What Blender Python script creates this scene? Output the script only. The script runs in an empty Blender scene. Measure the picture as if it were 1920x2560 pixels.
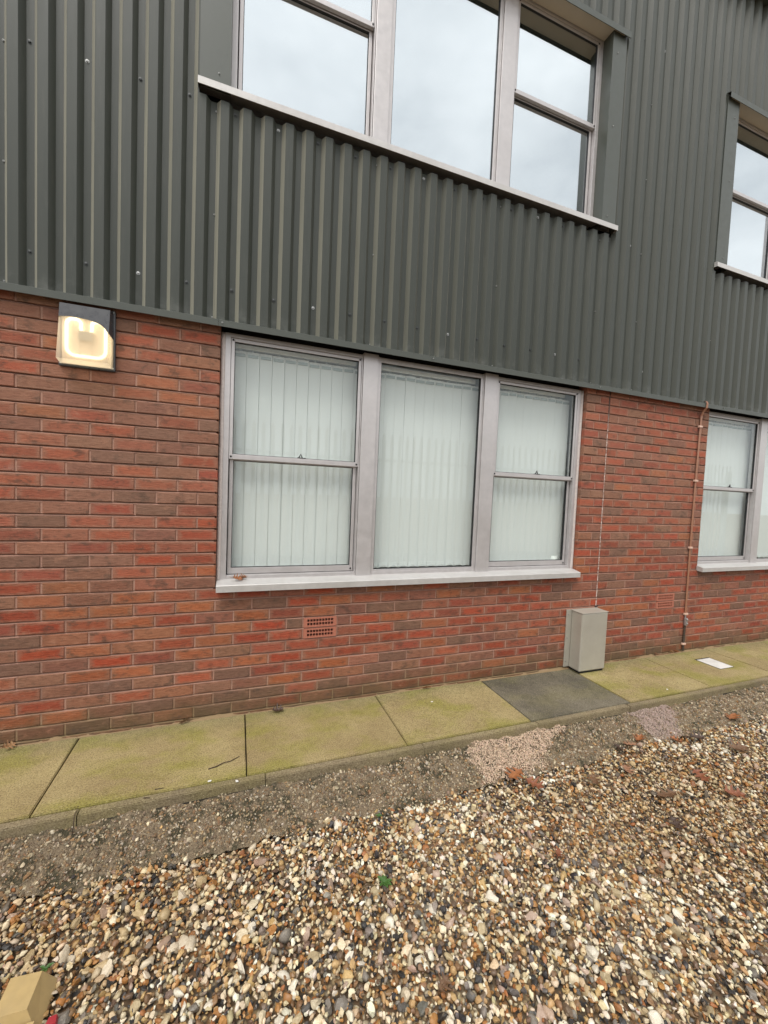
import bpy, bmesh, math, random
import numpy as np
from mathutils import Vector, Matrix, noise as mnoise
rad = math.radians
scene = bpy.context.scene
COL = scene.collection
random.seed(7); RNG = np.random.default_rng(11)

# ------------------------------------------------------------------ camera
cam_d = bpy.data.cameras.new('camera'); cam = bpy.data.objects.new('camera', cam_d); COL.objects.link(cam)
cam.location = (0.12019, -2.7406, 1.49984)
cam.rotation_euler = (1.52296, -0.04152, -0.34807)
cam_d.sensor_fit = 'VERTICAL'; cam_d.sensor_height = 36.0; cam_d.lens = 14.155
cam_d.clip_start = 0.05; cam_d.clip_end = 2000
scene.camera = cam

# ------------------------------------------------------------------ sky, sun, exposure (overcast day)
SUN_EL, SUN_AZ = rad(60), rad(218)          # azimuth: direction the light comes from, clockwise from +Y
world = bpy.data.worlds.new('World'); scene.world = world; world.use_nodes = True
wn, wl = world.node_tree.nodes, world.node_tree.links
wn.clear()
w_out = wn.new('ShaderNodeOutputWorld'); w_bg = wn.new('ShaderNodeBackground')
sky = wn.new('ShaderNodeTexSky'); sky.sky_type = 'NISHITA'; sky.sun_disc = False
sky.sun_elevation = SUN_EL; sky.sun_rotation = SUN_AZ; sky.air_density = 1.0; sky.dust_density = 4.0; sky.ozone_density = 1.0
hs = wn.new('ShaderNodeHueSaturation'); hs.inputs['Saturation'].default_value = 0.22
wtc = wn.new('ShaderNodeTexCoord'); wmp = wn.new('ShaderNodeMapping'); wmp.inputs['Scale'].default_value = (1.0, 1.0, 2.2)
wno = wn.new('ShaderNodeTexNoise'); wno.inputs['Scale'].default_value = 2.2; wno.inputs['Detail'].default_value = 6; wno.inputs['Roughness'].default_value = 0.55
wcr = wn.new('ShaderNodeValToRGB'); wcr.color_ramp.elements[0].position = 0.3; wcr.color_ramp.elements[1].position = 0.72
wcr.color_ramp.elements[0].color = (5.3, 5.6, 5.9, 1); wcr.color_ramp.elements[1].color = (10.8, 10.8, 10.7, 1)
wmx = wn.new('ShaderNodeMixRGB'); wmx.inputs['Fac'].default_value = 0.78       # cloud cover
wl.new(sky.outputs[0], hs.inputs['Color']); wl.new(wtc.outputs['Generated'], wmp.inputs[0]); wl.new(wmp.outputs[0], wno.inputs['Vector'])
wl.new(wno.outputs['Fac'], wcr.inputs[0]); wl.new(hs.outputs[0], wmx.inputs['Color1']); wl.new(wcr.outputs[0], wmx.inputs['Color2'])
wl.new(wmx.outputs[0], w_bg.inputs['Color']); w_bg.inputs['Strength'].default_value = 0.12
wl.new(w_bg.outputs[0], w_out.inputs['Surface'])
sun_d = bpy.data.lights.new('sun', 'SUN'); sun = bpy.data.objects.new('sun', sun_d); COL.objects.link(sun)
sun_d.energy = 1.45; sun_d.angle = rad(28); sun_d.color = (1.0, 0.965, 0.91)
sd = Vector((math.sin(SUN_AZ) * math.cos(SUN_EL), math.cos(SUN_AZ) * math.cos(SUN_EL), math.sin(SUN_EL)))
sun.rotation_euler = sd.to_track_quat('Z', 'Y').to_euler(); sun.location = (-4, -6, 12)
vs = scene.view_settings; vs.view_transform = 'Standard'; vs.look = 'None'; vs.gamma = 1.0; vs.use_curve_mapping = False
vs.exposure = 0.63
scene.cycles.use_denoising = True; scene.cycles.max_bounces = 10; scene.cycles.transparent_max_bounces = 12

# ------------------------------------------------------------------ helpers
def tag(o, label=None, cat=None, group=None, kind=None):
    for k, v in (('label', label), ('category', cat), ('group', group), ('kind', kind)):
        if v: o[k] = v
    return o
def empty(name, loc=(0, 0, 0), parent=None):
    o = bpy.data.objects.new(name, None); COL.objects.link(o); o.location = loc; o.parent = parent; return o
def link(name, me, parent=None, loc=None, rot=None):
    o = bpy.data.objects.new(name, me); COL.objects.link(o); o.parent = parent
    if loc is not None: o.location = loc
    if rot is not None: o.rotation_euler = rot
    return o
class MB:
    """collects faces of one part"""
    def __init__(s): s.v = []; s.f = []; s.sm = []
    def add(s, vs, fs, smooth=False):
        b = len(s.v); s.v += [tuple(p) for p in vs]; s.f += [[b + i for i in f] for f in fs]; s.sm += [smooth] * len(fs); return s
    def box(s, x0, x1, y0, y1, z0, z1, c=0.0):
        if x0 > x1: x0, x1 = x1, x0
        if y0 > y1: y0, y1 = y1, y0
        if z0 > z1: z0, z1 = z1, z0
        if c <= 0:
            v = [(x, y, z) for x in (x0, x1) for y in (y0, y1) for z in (z0, z1)]
            return s.add(v, [(0, 1, 3, 2), (4, 6, 7, 5), (0, 4, 5, 1), (2, 3, 7, 6), (0, 2, 6, 4), (1, 5, 7, 3)])
        bm = bmesh.new(); bmesh.ops.create_cube(bm, size=1)
        for q in bm.verts: q.co = Vector(((x0 + x1) / 2 + q.co.x * (x1 - x0), (y0 + y1) / 2 + q.co.y * (y1 - y0), (z0 + z1) / 2 + q.co.z * (z1 - z0)))
        bmesh.ops.bevel(bm, geom=bm.edges[:], offset=c, segments=2, affect='EDGES', profile=0.5)
        bm.verts.index_update(); s.add([q.co for q in bm.verts], [[q.index for q in f.verts] for f in bm.faces]); bm.free(); return s
    def poly_x(s, prof, x0, x1, cap=True):
        """extrude a (y,z) profile along x"""
        n = len(prof); v = [(x0, y, z) for y, z in prof] + [(x1, y, z) for y, z in prof]
        f = [(i, i + 1, n + i + 1, n + i) for i in range(n - 1)]
        if cap == 'closed': f += [(n - 1, 0, n, 2 * n - 1), tuple(range(n))[::-1], tuple(range(n, 2 * n))]
        return s.add(v, f)
    def tube(s, pts, r, n=8, smooth=True, caps=True):
        pts = [Vector(p) for p in pts]; rs = r if isinstance(r, (list, tuple)) else [r] * len(pts)
        vs = []; up = Vector((0.13, 0.31, 0.94))
        for i, p in enumerate(pts):
            t = (pts[min(i + 1, len(pts) - 1)] - pts[max(i - 1, 0)]).normalized()
            a = t.cross(up); a = a.normalized() if a.length > 1e-4 else t.orthogonal().normalized(); b = t.cross(a)
            vs += [p + rs[i] * (math.cos(2 * math.pi * k / n) * a + math.sin(2 * math.pi * k / n) * b) for k in range(n)]
        fs = [(i * n + k, i * n + (k + 1) % n, (i + 1) * n + (k + 1) % n, (i + 1) * n + k) for i in range(len(pts) - 1) for k in range(n)]
        if caps: fs += [tuple(range(n))[::-1], tuple(range((len(pts) - 1) * n, len(pts) * n))]
        return s.add(vs, fs, smooth)
    def mesh(s, name, mat):
        me = bpy.data.meshes.new(name); me.from_pydata(s.v, [], s.f)
        me.polygons.foreach_set('use_smooth', s.sm); me.materials.append(mat); me.update(); return me
    def build(s, name, mat, parent=None, loc=None, rot=None): return link(name, s.mesh(name, mat), parent, loc, rot)

class NT:
    """terse shader-node builder"""
    def __init__(s, name):
        s.m = bpy.data.materials.new(name); s.m.use_nodes = True; s.t = s.m.node_tree; s.t.nodes.clear()
        s.out = s.t.nodes.new('ShaderNodeOutputMaterial')
    def n(s, typ, **kw):
        nd = s.t.nodes.new('ShaderNode' + typ)
        for k, v in kw.items():
            if hasattr(nd, k): setattr(nd, k, v)
        return nd
    def set(s, sock, v):
        if isinstance(v, bpy.types.NodeSocket): s.t.links.new(v, sock)
        elif isinstance(v, (tuple, list)) and len(v) == 3 and sock.type == 'RGBA': sock.default_value = (*v, 1)
        else: sock.default_value = v
    def noise(s, scale, detail=4, rough=0.55, vec=None, dist=0.0, w=None):
        nd = s.n('TexNoise'); nd.inputs['Scale'].default_value = scale; nd.inputs['Detail'].default_value = detail
        nd.inputs['Roughness'].default_value = rough; nd.inputs['Distortion'].default_value = dist
        if w is not None: nd.noise_dimensions = '4D'; s.set(nd.inputs['W'], w)
        s.set(nd.inputs['Vector'], vec if vec is not None else s.pos()); return nd.outputs['Fac']
    def voro(s, scale, vec=None, feature='F1', out='Distance'):
        nd = s.n('TexVoronoi', feature=feature); nd.inputs['Scale'].default_value = scale
        s.set(nd.inputs['Vector'], vec if vec is not None else s.pos()); return nd.outputs[out]
    def pos(s): return s.n('NewGeometry').outputs['Position']
    def objco(s): return s.n('TexCoord').outputs['Object']
    def mapv(s, vec, scale=(1, 1, 1), loc=(0, 0, 0)):
        nd = s.n('Mapping'); s.set(nd.inputs['Vector'], vec); nd.inputs['Scale'].default_value = scale; nd.inputs['Location'].default_value = loc; return nd.outputs[0]
    def ramp(s, fac, stops, interp='LINEAR'):
        nd = s.n('ValToRGB'); cr = nd.color_ramp; cr.interpolation = interp
        while len(cr.elements) < len(stops): cr.elements.new(0.5)
        for e, (p_, c) in zip(cr.elements, stops): e.position = p_; e.color = (*c, 1) if not isinstance(c, (int, float)) else (c, c, c, 1)
        s.set(nd.inputs[0], fac); return nd.outputs[0]
    def mix(s, fac, a, b, blend='MIX'):
        nd = s.n('MixRGB', blend_type=blend); s.set(nd.inputs[0], fac); s.set(nd.inputs[1], a); s.set(nd.inputs[2], b); return nd.outputs[0]
    def math(s, op, a, b=0.0, clamp=False):
        nd = s.n('Math', operation=op, use_clamp=clamp); s.set(nd.inputs[0], a); s.set(nd.inputs[1], b); return nd.outputs[0]
    def sep(s, v): nd = s.n('SeparateXYZ'); s.set(nd.inputs[0], v); return nd.outputs
    def bump(s, hgt, strength=0.3, dist=0.01):
        nd = s.n('Bump'); nd.inputs['Strength'].default_value = strength; nd.inputs['Distance'].default_value = dist; s.set(nd.inputs['Height'], hgt); return nd.outputs[0]
    def bsdf(s, **kw):
        nd = s.n('BsdfPrincipled')
        for k, v in kw.items(): s.set(nd.inputs[k.replace('_', ' ')], v)
        s.t.links.new(nd.outputs[0], s.out.inputs[0]); return nd

def mat_simple(name, col, rough=0.5, metal=0.0, var=0.12, scale=30, bump=0.1, dirt=None, coat=0.0):
    t = NT(name); n1 = t.noise(scale, 5); n2 = t.noise(scale * 0.13, 3)
    c = t.mix(t.math('MULTIPLY', n1, 1.0), tuple(x * (1 - var) for x in col), tuple(min(1, x * (1 + var)) for x in col))
    if dirt: c = t.mix(t.ramp(n2, [(0.45, 0.0), (0.75, 0.55)]), c, dirt)
    t.bsdf(Base_Color=c, Roughness=t.ramp(n1, [(0.3, max(0, rough - 0.08)), (0.7, min(1, rough + 0.08))]), Metallic=metal, Normal=t.bump(n1, bump, 0.002), Coat_Weight=coat)
    return t.m

# ------------------------------------------------------------------ materials
def mat_brick(name, per_object):
    t = NT(name)
    if per_object:
        oi = t.n('ObjectInfo'); col = oi.outputs['Color']; seed = t.math('MULTIPLY', oi.outputs['Random'], 37.0)
        flag = oi.outputs['Alpha']
    else:
        at = t.n('Attribute', attribute_name='col'); col = at.outputs['Color']; flag = at.outputs['Alpha']
        seed = t.math('MULTIPLY', t.n('Attribute', attribute_name='seed').outputs['Fac'], 37.0)
    uv = t.n('UVMap', uv_map='loc').outputs[0]                       # metres from the brick's centre
    u = t.sep(uv); P = t.pos()
    wob = t.noise(38, 3, 0.6, vec=uv, w=seed)
    ex = t.math('SUBTRACT', u[2], t.math('ABSOLUTE', u[0]))          # u[2] unused (0): replaced by constants below
    ax = t.math('SUBTRACT', 0.104, t.math('ABSOLUTE', u[0])); az = t.math('SUBTRACT', 0.031, t.math('ABSOLUTE', u[1]))
    edge = t.math('MINIMUM', t.math('MULTIPLY', ax, 0.62), az)
    edge = t.math('ADD', edge, t.math('MULTIPLY', t.math('SUBTRACT', wob, 0.5), 0.030))
    core = t.ramp(edge, [(0.004, 0.0), (0.016, 1.0)])                # fired core against paler smeared margin
    has = t.noise(1.0, 0, vec=t.mapv(uv, (0, 0, 0)), w=t.math('ADD', seed, 9.3))
    core = t.math('MULTIPLY', core, flag)
    grit = t.noise(300, 3, 0.7, vec=t.mapv(P, (0.7, 1, 1.2))); drag = t.noise(60, 5, 0.68, vec=t.mapv(P, (0.35, 1, 2.0)))
    z = t.sep(P)[2]
    margin = t.mix(0.55, col, (0.325, 0.155, 0.102))
    c = t.mix(core, margin, t.mix(1.0, col, (1.15, 0.80, 0.70), 'MULTIPLY'))
    c = t.mix(t.ramp(drag, [(0.44, 0.0), (0.66, 0.62)]), c, t.mix(1.0, c, (0.48, 0.42, 0.40), 'MULTIPLY'))
    c = t.mix(t.ramp(grit, [(0.58, 0.0), (0.68, 0.75)]), c, (0.045, 0.028, 0.022))
    c = t.mix(t.ramp(t.noise(230, 2, 0.5), [(0.66, 0.0), (0.74, 0.45)]), c, (0.46, 0.30, 0.22))
    # upper courses weathered paler, foot of the wall algae-stained
    wz = t.math('ADD', z, t.math('MULTIPLY', t.math('SUBTRACT', t.noise(2.3, 4), 0.5), 0.9))
    c = t.mix(t.ramp(t.math('MULTIPLY', wz, 0.4), [(0.30, 0.0), (0.62, 0.22)]), c, (0.33, 0.180, 0.120))
    wz2 = t.math('ADD', z, t.math('MULTIPLY', t.math('SUBTRACT', t.noise(7.0, 5), 0.5), 0.26))
    c = t.mix(t.ramp(wz2, [(0.02, 0.62), (0.20, 0.0)]), c, (0.085, 0.065, 0.026))
    efl = t.ramp(t.noise(3.1, 5, 0.6, vec=t.mapv(P, (1, 1, 1.8), (3.7, 0, 1.2))), [(0.66, 0.0), (0.76, 0.30)])
    c = t.mix(t.math('MULTIPLY', efl, t.ramp(t.noise(90, 4), [(0.4, 0.1), (0.65, 1.0)])), c, (0.55, 0.48, 0.44))
    smg = t.noise(17, 4, 0.7, vec=t.mapv(uv, (0.7, 1, 1)), w=t.math('ADD', seed, 3.0))          # kiln smudges and soot, different on each brick
    c = t.mix(t.ramp(smg, [(0.54, 0.0), (0.66, 0.62)]), c, (0.075, 0.050, 0.036))
    c = t.mix(t.ramp(smg, [(0.30, 0.50), (0.42, 0.0)]), c, (0.40, 0.200, 0.125))
    hgt = t.math('ADD', t.math('MULTIPLY', grit, 0.6), drag)
    t.bsdf(Base_Color=c, Roughness=t.ramp(drag, [(0.3, 0.72), (0.7, 0.92)]), Normal=t.bump(hgt, 0.9, 0.006), Specular_IOR_Level=0.3)
    return t.m
M = {}
M['brick'] = mat_brick('brick_face', True); M['brick_b'] = mat_brick('brick_face_infill', False)
def mk_mortar():
    t = NT('pink_mortar'); n = t.noise(160, 5, 0.65); b = t.noise(6, 4); z = t.sep(t.pos())[2]
    c = t.mix(n, (0.28, 0.150, 0.108), (0.49, 0.290, 0.220)); c = t.mix(t.ramp(b, [(0.5, 0.0), (0.72, 0.6)]), c, (0.15, 0.095, 0.075))
    wz = t.math('ADD', z, t.math('MULTIPLY', t.math('SUBTRACT', t.noise(7.0, 5), 0.5), 0.26))
    c = t.mix(t.ramp(wz, [(0.02, 0.7), (0.22, 0.0)]), c, (0.20, 0.16, 0.07))
    t.bsdf(Base_Color=c, Roughness=0.95, Normal=t.bump(n, 0.8, 0.004), Specular_IOR_Level=0.2); return t.m
M['mortar'] = mk_mortar()
M['air_brick'] = mat_simple('terracotta', (0.38, 0.135, 0.085), 0.85, var=0.25, scale=120, bump=0.4)
M['void'] = mat_simple('dark_void', (0.012, 0.011, 0.011), 0.9)
def mk_clad():
    t = NT('green_grey_coated_steel'); P = t.pos()
    st = t.noise(9, 5, 0.6, vec=t.mapv(P, (4.0, 1, 0.25))); sp = t.noise(340, 3, 0.6); z = t.sep(P)[2]
    c = t.mix(st, (0.031, 0.036, 0.029), (0.048, 0.053, 0.043))
    dirt = t.math('MULTIPLY', t.ramp(t.math('ADD', z, t.math('MULTIPLY', st, 0.25)), [(0.0, 1.0), (1.0, 0.0)]), 0.3)
    c = t.mix(t.ramp(t.noise(14, 5, 0.6, vec=t.mapv(P, (3.0, 1, 0.35), (5, 0, 0))), [(0.55, 0.0), (0.78, 0.35)]), c, (0.078, 0.078, 0.066))
    c = t.mix(t.ramp(sp, [(0.70, 0.0), (0.76, 0.35)]), c, (0.14, 0.14, 0.13))
    # chalky wash just above the drip edge
    c = t.mix(t.math('MULTIPLY', t.ramp(t.math('SUBTRACT', z, 2.50), [(0.0, 0.55), (0.10, 0.0)]), t.ramp(t.noise(11, 5, 0.7), [(0.45, 0.0), (0.7, 1.0)])), c, (0.15, 0.155, 0.14))
    x = t.sep(P)[0]; fl = t.n('Attribute', attribute_name='flank').outputs['Fac']    # grazing highlight painted as pale beige on the left-hand flanks, fading along x
    flank_hilite = t.math('MULTIPLY', t.math('MULTIPLY', fl, t.ramp(t.noise(6, 4, 0.6, vec=t.mapv(P, (3, 1, 0.3))), [(0.25, 0.75), (0.7, 1.0)])), t.ramp(t.math('MULTIPLY', x, 0.25), [(0.02, 0.95), (0.46, 0.10)]))
    c = t.mix(flank_hilite, c, (0.25, 0.243, 0.195))
    t.bsdf(Base_Color=c, Roughness=t.ramp(st, [(0.3, 0.42), (0.7, 0.54)]), Normal=t.bump(t.noise(5, 3, 0.5, vec=t.mapv(P, (1, 1, 0.5))), 0.12, 0.01), Specular_IOR_Level=0.36, Sheen_Weight=0.25, Sheen_Roughness=0.3, Sheen_Tint=(0.85, 0.82, 0.70))
    return t.m
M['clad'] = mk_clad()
M['clad_trim'] = mat_simple('green_trim', (0.062, 0.069, 0.058), 0.46, var=0.15, scale=18, bump=0.05, dirt=(0.06, 0.066, 0.05))
M['alu'] = mat_simple('weathered_aluminium', (0.50, 0.475, 0.47), 0.42, metal=0.45, var=0.16, scale=22, bump=0.06, dirt=(0.43, 0.405, 0.395))
M['alu_sill'] = mat_simple('aluminium_sill', (0.50, 0.482, 0.465), 0.42, metal=0.25, var=0.14, scale=26, bump=0.08, dirt=(0.40, 0.38, 0.35))
M['sealant'] = mat_simple('white_sealant', (0.52, 0.46, 0.43), 0.7, var=0.25, scale=60, bump=0.5)
def mk_joint():
    t = NT('movement_joint_sealant'); n = t.noise(45, 4, 0.7); z = t.sep(t.pos())[2]
    c = t.mix(t.ramp(n, [(0.42, 0.0), (0.58, 1.0)]), (0.24, 0.13, 0.10), (0.66, 0.54, 0.48)); c = t.mix(t.ramp(t.math('MULTIPLY', z, 0.4), [(0.86, 0.0), (0.92, 0.9)]), c, (0.05, 0.03, 0.025))
    t.bsdf(Base_Color=c, Roughness=0.9, Normal=t.bump(n, 0.6, 0.004)); return t.m
M['joint'] = mk_joint()
M['gasket'] = mat_simple('black_rubber', (0.015, 0.015, 0.016), 0.6)
M['soffit'] = mat_simple('beige_soffit', (0.46, 0.40, 0.31), 0.7, var=0.1, scale=9)
M['screw'] = mat_simple('screw_head', (0.30, 0.30, 0.29), 0.35, metal=0.8)
M['screw_dark'] = mat_simple('capped_screw', (0.03, 0.034, 0.032), 0.4)
def mk_glass(name, refl, tint, rough=0.0):
    t = NT(name); lw = t.n('LayerWeight'); lw.inputs['Blend'].default_value = 0.5
    tr = t.n('BsdfTransparent'); tr.inputs[0].default_value = (*tint, 1)
    gl = t.n('BsdfGlossy'); gl.inputs['Roughness'].default_value = rough; gl.inputs['Color'].default_value = (0.91, 0.965, 1.0, 1)
    t.set(gl.inputs['Normal'], t.bump(t.noise(1.6, 2), 0.04, 0.02))
    fac = t.math('ADD', t.math('MULTIPLY', t.math('POWER', lw.outputs['Facing'], 5.0), 1.0 - refl), refl, True)
    mx = t.n('MixShader'); t.set(mx.inputs[0], fac); t.set(mx.inputs[1], tr.outputs[0]); t.set(mx.inputs[2], gl.outputs[0])
    t.t.links.new(mx.outputs[0], t.out.inputs[0]); return t.m
M['glass'] = mk_glass('window_glass', 0.028, (0.965, 0.985, 0.976))
M['glass_film'] = mk_glass('mirror_film_glass', 0.56, (0.45, 0.50, 0.50), 0.02)
def mk_slat():
    t = NT('blind_fabric'); n = t.noise(400, 2); w = t.noise(3, 3)
    d = t.n('BsdfDiffuse'); t.set(d.inputs[0], t.mix(n, (0.82, 0.825, 0.81), (0.88, 0.885, 0.87)))
    tl = t.n('BsdfTranslucent'); tl.inputs[0].default_value = (0.6, 0.64, 0.6, 1); mx = t.n('MixShader'); mx.inputs[0].default_value = 0.18
    t.set(mx.inputs[1], d.outputs[0]); t.set(mx.inputs[2], tl.outputs[0]); t.t.links.new(mx.outputs[0], t.out.inputs[0]); return t.m
M['slat'] = mk_slat()
M['hanger'] = mat_simple('grey_plastic', (0.36, 0.40, 0.40), 0.5)
M['white_plastic'] = mat_simple('white_plastic', (0.75, 0.75, 0.72), 0.45)
M['room'] = mat_simple('room_wall', (0.55, 0.54, 0.50), 0.9)
M['box'] = mat_simple('galvanised_box_paint', (0.41, 0.385, 0.325), 0.45, metal=0.2, var=0.08, scale=40, bump=0.06, dirt=(0.33, 0.30, 0.25))
M['copper_tape'] = mat_simple('brown_sleeved_tape', (0.30, 0.135, 0.075), 0.5, var=0.15, scale=40)
M['clip'] = mat_simple('clip_plastic', (0.60, 0.40, 0.31), 0.5)
M['clamp'] = mat_simple('gunmetal_clamp', (0.36, 0.34, 0.33), 0.4, metal=0.6)
def mk_slab(name, cols, green):
    t = NT(name); P = t.pos(); oi = t.n('ObjectInfo')
    g = t.noise(150, 5, 0.72); m = t.noise(2.6, 5, 0.6, w=t.math('MULTIPLY', oi.outputs['Random'], 20.0)); s_ = t.noise(24, 5, 0.65)
    c = t.mix(t.ramp(m, [(0.38, 0.0), (0.62, 1.0)]), cols[0], cols[1])
    c = t.mix(t.math('MULTIPLY', t.ramp(t.noise(3.4, 4, 0.55, vec=t.mapv(P, (0.8, 1.2, 1), (2.2, 7.1, 0))), [(0.46, 0.0), (0.62, 0.80)]), green), c, (0.260, 0.238, 0.048))
    y = t.sep(P)[1]      # algae is thickest along the damp wall side
    c = t.mix(t.math('MULTIPLY', t.ramp(t.math('ADD', t.math('ADD', y, 0.28), t.math('MULTIPLY', t.math('SUBTRACT', s_, 0.5), 0.25)), [(0.10, 0.0), (0.30, 0.55)]), green), c, (0.185, 0.180, 0.085))
    c = t.mix(t.ramp(s_, [(0.45, 0.0), (0.75, 0.45)]), c, t.mix(1.0, c, (0.66, 0.62, 0.60), 'MULTIPLY'))
    c = t.mix(t.ramp(g, [(0.38, 0.9), (0.54, 0.0)]), c, t.mix(1.0, c, (0.38, 0.35, 0.32), 'MULTIPLY'))
    c = t.mix(t.ramp(t.noise(170, 2), [(0.64, 0.0), (0.70, 0.6)]), c, (0.52, 0.46, 0.30))
    t.bsdf(Base_Color=c, Roughness=t.ramp(s_, [(0.3, 0.60), (0.7, 0.85)]), Normal=t.bump(t.math('ADD', g, t.math('MULTIPLY', s_, 0.6)), 0.35, 0.003), Specular_IOR_Level=0.35); return t.m
M['slab'] = mk_slab('mossy_concrete_slab', ((0.305, 0.232, 0.110), (0.395, 0.318, 0.150)), 0.9)
M['slab_dark'] = mk_slab('dark_concrete_slab', ((0.105, 0.093, 0.068), (0.195, 0.172, 0.125)), 0.18)
M['edging'] = mk_slab('concrete_edging', ((0.20, 0.160, 0.100), (0.28, 0.225, 0.135)), 0.25)
M['soil'] = mat_simple('joint_soil', (0.035, 0.028, 0.02), 0.95, var=0.4, scale=200, bump=0.6)
def mk_haunch():
    t = NT('weathered_haunch_concrete'); P = t.pos(); v = t.voro(150); n = t.noise(7, 5, 0.6); f = t.noise(300, 4, 0.7); vc = t.voro(150, out='Color')
    c = t.mix(n, (0.155, 0.112, 0.070), (0.28, 0.210, 0.130)); c = t.mix(0.35, c, t.mix(t.sep(vc)[0], (0.11, 0.075, 0.045), (0.36, 0.28, 0.18)))
    c = t.mix(t.ramp(t.noise(11, 6, 0.7), [(0.47, 0.0), (0.58, 0.9)]), c, (0.042, 0.038, 0.017))
    t.bsdf(Base_Color=c, Roughness=0.9, Normal=t.bump(t.math('ADD', t.math('MULTIPLY', v, -1.2), f), 1.0, 0.006)); return t.m
M['haunch'] = mk_haunch()
def mk_stone(name, rough):
    t = NT(name); at = t.n('Attribute', attribute_name='col').outputs['Color']; n = t.noise(170, 4, 0.6); m = t.noise(60, 3, 0.6)
    c = t.mix(t.ramp(n, [(0.35, 0.38), (0.62, 0.0)]), at, t.mix(1.0, at, (0.52, 0.45, 0.38), 'MULTIPLY'))
    c = t.mix(t.ramp(m, [(0.62, 0.0), (0.72, 0.45)]), c, t.mix(0.5, at, (0.52, 0.42, 0.29)))
    t.bsdf(Base_Color=c, Roughness=t.ramp(m, [(0.3, rough - 0.1), (0.7, rough + 0.12)]), Normal=t.bump(n, 0.25, 0.002), Specular_IOR_Level=0.45); return t.m
M['stone'] = mk_stone('flint_gravel', 0.50); M['grit'] = mk_stone('embedded_aggregate', 0.75)
def mk_ground():
    t = NT('gravel_ground'); P = t.pos(); vc = t.sep(t.voro(60, out='Color')); d = t.voro(60)
    c = t.ramp(vc[0], [(0.0, (0.03, 0.03, 0.03)), (0.18, (0.12, 0.07, 0.035)), (0.4, (0.26, 0.14, 0.06)), (0.6, (0.36, 0.26, 0.14)), (0.8, (0.55, 0.46, 0.31))], 'CONSTANT')
    c = t.mix(t.ramp(d, [(0.3, 0.0), (0.7, 0.9)]), c, (0.10, 0.07, 0.04))
    t.bsdf(Base_Color=c, Roughness=0.8, Normal=t.bump(d, -1.0, 0.01)); return t.m
M['ground'] = mk_ground()
M['lamp_hood'] = mat_simple('charcoal_plastic', (0.040, 0.041, 0.046), 0.30, var=0.08, dirt=(0.075, 0.072, 0.07))
def mk_lens():
    t = NT('prismatic_lens'); P = t.pos()
    wv = t.n('TexWave', wave_type='BANDS', bands_direction='DIAGONAL'); wv.inputs['Scale'].default_value = 60; t.set(wv.inputs['Vector'], P)
    nb = t.bump(wv.outputs['Fac'], 0.3, 0.002)
    tr = t.n('BsdfTransparent'); tr.inputs[0].default_value = (0.97, 0.92, 0.82, 1); tl = t.n('BsdfTranslucent'); tl.inputs[0].default_value = (0.95, 0.86, 0.70, 1)
    gl = t.n('BsdfGlossy'); gl.inputs['Roughness'].default_value = 0.18; t.set(gl.inputs['Normal'], nb)
    a = t.n('MixShader'); a.inputs[0].default_value = 0.42; t.set(a.inputs[1], tr.outputs[0]); t.set(a.inputs[2], tl.outputs[0])
    b = t.n('MixShader'); b.inputs[0].default_value = 0.06; t.set(b.inputs[1], a.outputs[0]); t.set(b.inputs[2], gl.outputs[0]); t.t.links.new(b.outputs[0], t.out.inputs[0]); return t.m
M['lens'] = mk_lens()
M['reflector'] = mat_simple('lamp_reflector', (0.84, 0.72, 0.58), 0.5)
def mk_emit(name, col, st):
    t = NT(name); e = t.n('Emission'); e.inputs[0].default_value = (*col, 1); e.inputs[1].default_value = st; t.t.links.new(e.outputs[0], t.out.inputs[0]); return t.m
M['tube'] = mk_emit('lit_tube', (1.0, 0.86, 0.60), 2.0)
def mk_leaf():
    t = NT('dead_oak_leaf'); oi = t.n('ObjectInfo'); n = t.noise(60, 4); n2 = t.noise(220, 3)
    c = t.mix(t.ramp(n, [(0.3, 0.0), (0.7, 1.0)]), t.mix(1.0, oi.outputs['Color'], (0.6, 0.5, 0.45), 'MULTIPLY'), oi.outputs['Color'])
    t.bsdf(Base_Color=c, Roughness=0.55, Normal=t.bump(n2, 0.4, 0.002)); return t.m
M['leaf'] = mk_leaf()
M['twig'] = mat_simple('twig_bark', (0.055, 0.035, 0.022), 0.9)
M['weed'] = mat_simple('weed_leaf', (0.045, 0.11, 0.020), 0.5)
M['tan_wood'] = mat_simple('tan_timber', (0.42, 0.30, 0.13), 0.75, var=0.18, scale=35, bump=0.25, dirt=(0.26, 0.20, 0.13))
M['grey_wood'] = mat_simple('grey_board', (0.36, 0.34, 0.29), 0.75)
M['red'] = mat_simple('red_plastic', (0.32, 0.028, 0.035), 0.45)
M['fence'] = mat_simple('galvanised_steel', (0.48, 0.50, 0.49), 0.6, metal=0.2)
M['cover'] = mat_simple('white_cover', (0.66, 0.645, 0.61), 0.6, var=0.12, scale=50, dirt=(0.42, 0.40, 0.36))

# ------------------------------------------------------------------ setting: ground, path
GZ = -0.135
me = MB()
me.add([(-120, 0.3, GZ - 0.012), (-120, -120, GZ - 0.012), (120, -120, GZ - 0.012), (120, 0.3, GZ - 0.012)], [(0, 1, 2, 3)])
ground = tag(me.build('gravel_ground', M['ground']), kind='structure')
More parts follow.
